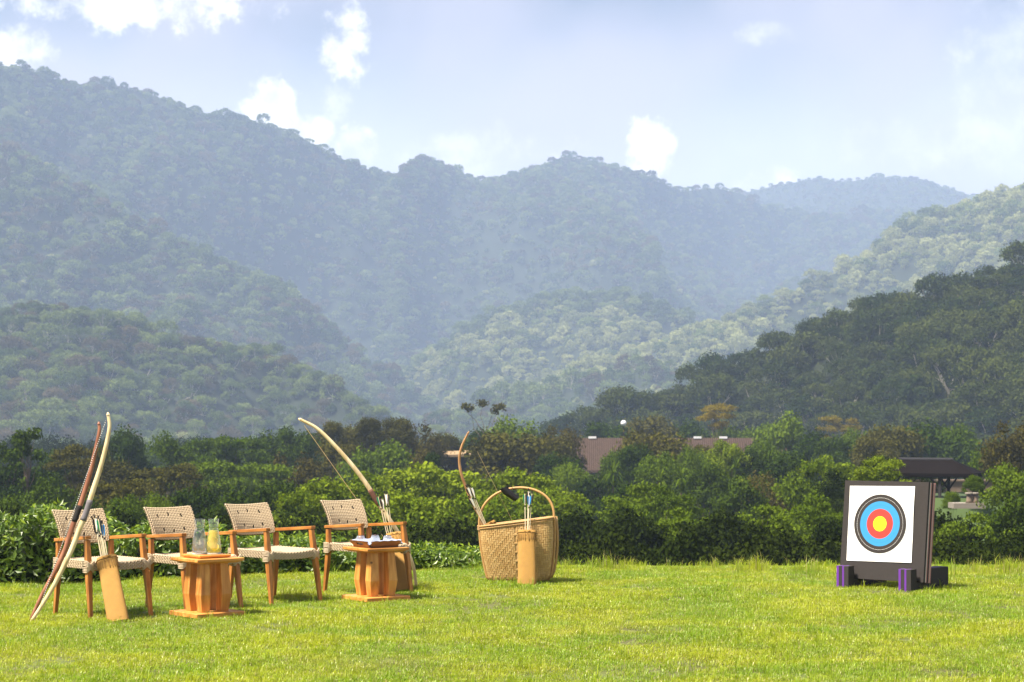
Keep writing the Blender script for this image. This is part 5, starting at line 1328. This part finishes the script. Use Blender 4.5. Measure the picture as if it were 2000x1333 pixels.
# black arm guard strapped round the handle
M_guard = plain('black_leather', (.012, .011, .012), .42, .3, 40)
ag = empty('arm_guard', at(990, 960, by + .15), 0, 'black leather arm guard hanging from the basket handle', 'arm guard')
o0 = ag.location
def agp(px, py, dy=0.0): return at(px, py, by + .15 + dy) - o0
pl = MB(); nrow = []
for (xa, ya), (xb, yb) in [((976, 956), (990, 951)), ((984, 966), (998, 958)), ((996, 974), (1007, 966)), ((1006, 980), (1015, 971))]:
    row = [agp(lerp(xa, xb, k_ / 5), lerp(ya, yb, k_ / 5), -.05 - .018 * math.sin(math.pi * k_ / 5)) for k_ in range(6)]
    nrow.append(row + [p + Vector((0, .006, 0)) for p in reversed(row)])
pl.loft(nrow).build('guard_panel', M_guard, ag, smooth=False)
for xa in ((980, 955, 992, 950), (990, 951, 1004, 957), (1002, 956, 1013, 968)):
    MB().tube([agp(xa[0], xa[1], -.055), agp((xa[0] + xa[2]) / 2, (xa[1] + xa[3]) / 2 - 5, -.045), agp(xa[2], xa[3], -.035)], .006, 6, flat=.4).build('strap', M_guard, ag)
MB().tube([agp(1006, 977, -.06), agp(1000, 983, -.06), agp(998, 990, -.06), agp(1003, 996, -.06), agp(1006, 1001, -.06)], [.008, .0075, .007, .006, .004], 6, flat=.3).build('loose_strap', M_guard, ag)

# ---- archery target
M_foam = plain('grey_foam', (.034, .029, .029), .9, .18, 40, .35, 700); M_foamw = plain('white_foam', (.66, .58, .55), .85, .08, 40); M_foamp = plain('pink_foam', (.42, .20, .19), .85, .15, 40)
M_purple = plain('purple_foam', (.13, .030, .30), .8, .12, 40); M_paper = plain('target_paper', (.86, .86, .86), .7, .02, 8)
tgq = (gnd(1650, 1143) + gnd(1776, 1156)) / 2
TG = empty('archery_target', (tgq.x + .01, tgq.y, 0), R(-41), 'square foam archery target with ringed paper face on two feet', 'archery target')
lean = Matrix.Rotation(R(-6.5), 3, 'X')
wB, hB = .905, .945; zB = .075
def tb(x, y, z): return lean @ Vector((x, y, z)) + Vector((0, .06, zB))
def slab(x0, x1, y0, y1, z0, z1):
    vs = [tb(x, y, z) for x in (x0, x1) for y in (y0, y1) for z in (z0, z1)]
    return MB().add(vs, [(0, 1, 3, 2), (4, 6, 7, 5), (0, 4, 5, 1), (2, 3, 7, 6), (0, 2, 6, 4), (1, 5, 7, 3)])
yy = 0.0
for th, mt, ins in [(.034, M_foam, 0), (.014, M_foamw, .001), (.022, M_foamp, .003), (.026, M_foam, .002), (.016, M_foamp, .001), (.012, M_foamw, .003), (.014, M_foamp, 0)]:
    slab(-wB / 2 + ins, wB / 2 - ins, yy, yy + th - .0006, ins, hB - ins).build('foam_layer', mt, TG); yy += th
# two feet, each a sandwich of grey and purple foam, notched under the board
for sx_ in (-.335, .335):
    ft = empty('foot'); ft.parent = TG
    for x0, x1, mt in [(-.062, -.038, M_purple), (-.0375, -.0005, M_foam), (0, .020, M_purple), (.0205, .068, M_foam)]:
        c = MB(); i_ = .0
        pr = [(-.085, -.02), (.64, -.02), (.64, .19), (.24, .19), (.22, .072), (.03, .072), (.02, .20), (-.085, .20)]
        c.add([(sx_ + x0, y, z) for y, z in pr] + [(sx_ + x1, y, z) for y, z in pr], [tuple(range(8)), tuple(reversed(range(8, 16)))] + [(j, j + 8, (j + 1) % 8 + 8, (j + 1) % 8) for j in range(8)])
        c.build('foam_sheet', mt, ft)
# paper face, tacked slightly askew
def fp(x, z, o_): 
    a_ = R(.8); X_, Z_ = x * math.cos(a_) - z * math.sin(a_), x * math.sin(a_) + z * math.cos(a_)
    return tb(-.035 + X_, -.004 - o_, .535 + Z_)
N_ = 10; fc = MB(); half = .352
def curl(i, j): return .006 * (i / N_) ** 3 * (.6 + .4 * math.sin(j * 1.1)) + .0015 * math.sin(i + j * .7) * (i in (0, N_))
gridv = [fp(lerp(-half, half, i / N_), lerp(-.362, .362, j / N_), curl(i, j)) for j in range(N_ + 1) for i in range(N_ + 1)]
fc.add(gridv, [(j * (N_ + 1) + i, j * (N_ + 1) + i + 1, (j + 1) * (N_ + 1) + i + 1, (j + 1) * (N_ + 1) + i) for j in range(N_) for i in range(N_)])
face = fc.build('paper_face', M_paper, TG); sl = face.modifiers.new('thick', 'SOLIDIFY'); sl.thickness = .0012; sl.offset = 1
def ring_(name, r0, r1, o_, mt):
    n_ = 64; b_ = MB()
    vs = []
    for j in range(n_):
        q = 2 * math.pi * j / n_
        for r_ in (r0, r1):
            x, z = r_ * math.cos(q), r_ * math.sin(q)
            vs.append(fp(x - .004, z, o_ + .006 * max(0, (x + half) / (2 * half)) ** 3 ))
    b_.add(vs, [(2 * j, 2 * j + 1, (2 * j + 3) % (2 * n_), (2 * j + 2) % (2 * n_)) for j in range(n_)])
    return b_.build(name, mt, face)
MK = plain('print_black', (.028, .022, .021), .7, .05); MBl = plain('print_blue', (.030, .245, .53), .7, .04); MR = plain('print_red', (.56, .040, .030), .7, .04); MY = plain('print_yellow', (.87, .80, .01), .7, .03)
ML = plain('print_grey_line', (.62, .62, .63), .7, .02); MLb = plain('print_dark_line', (.03, .20, .38), .7, .02)
e_ = .0040
ring_('black_ring', .2155, .282, e_, MK); ring_('blue_ring', .143, .2155, e_, MBl); ring_('red_ring', .072, .143, e_, MR); ring_('gold_centre', .0004, .072, e_, MY)
for r_, mt in ((.249, M_paper), (.180, MLb), (.108, plain('print_red_line', (.45, .03, .03), .7, .02)), (.036, plain('print_gold_line', (.6, .52, .01), .7, .02)), (.317, ML)):
    ring_('ring_line', r_ - .0008, r_ + .0008, e_ + .0004, mt)
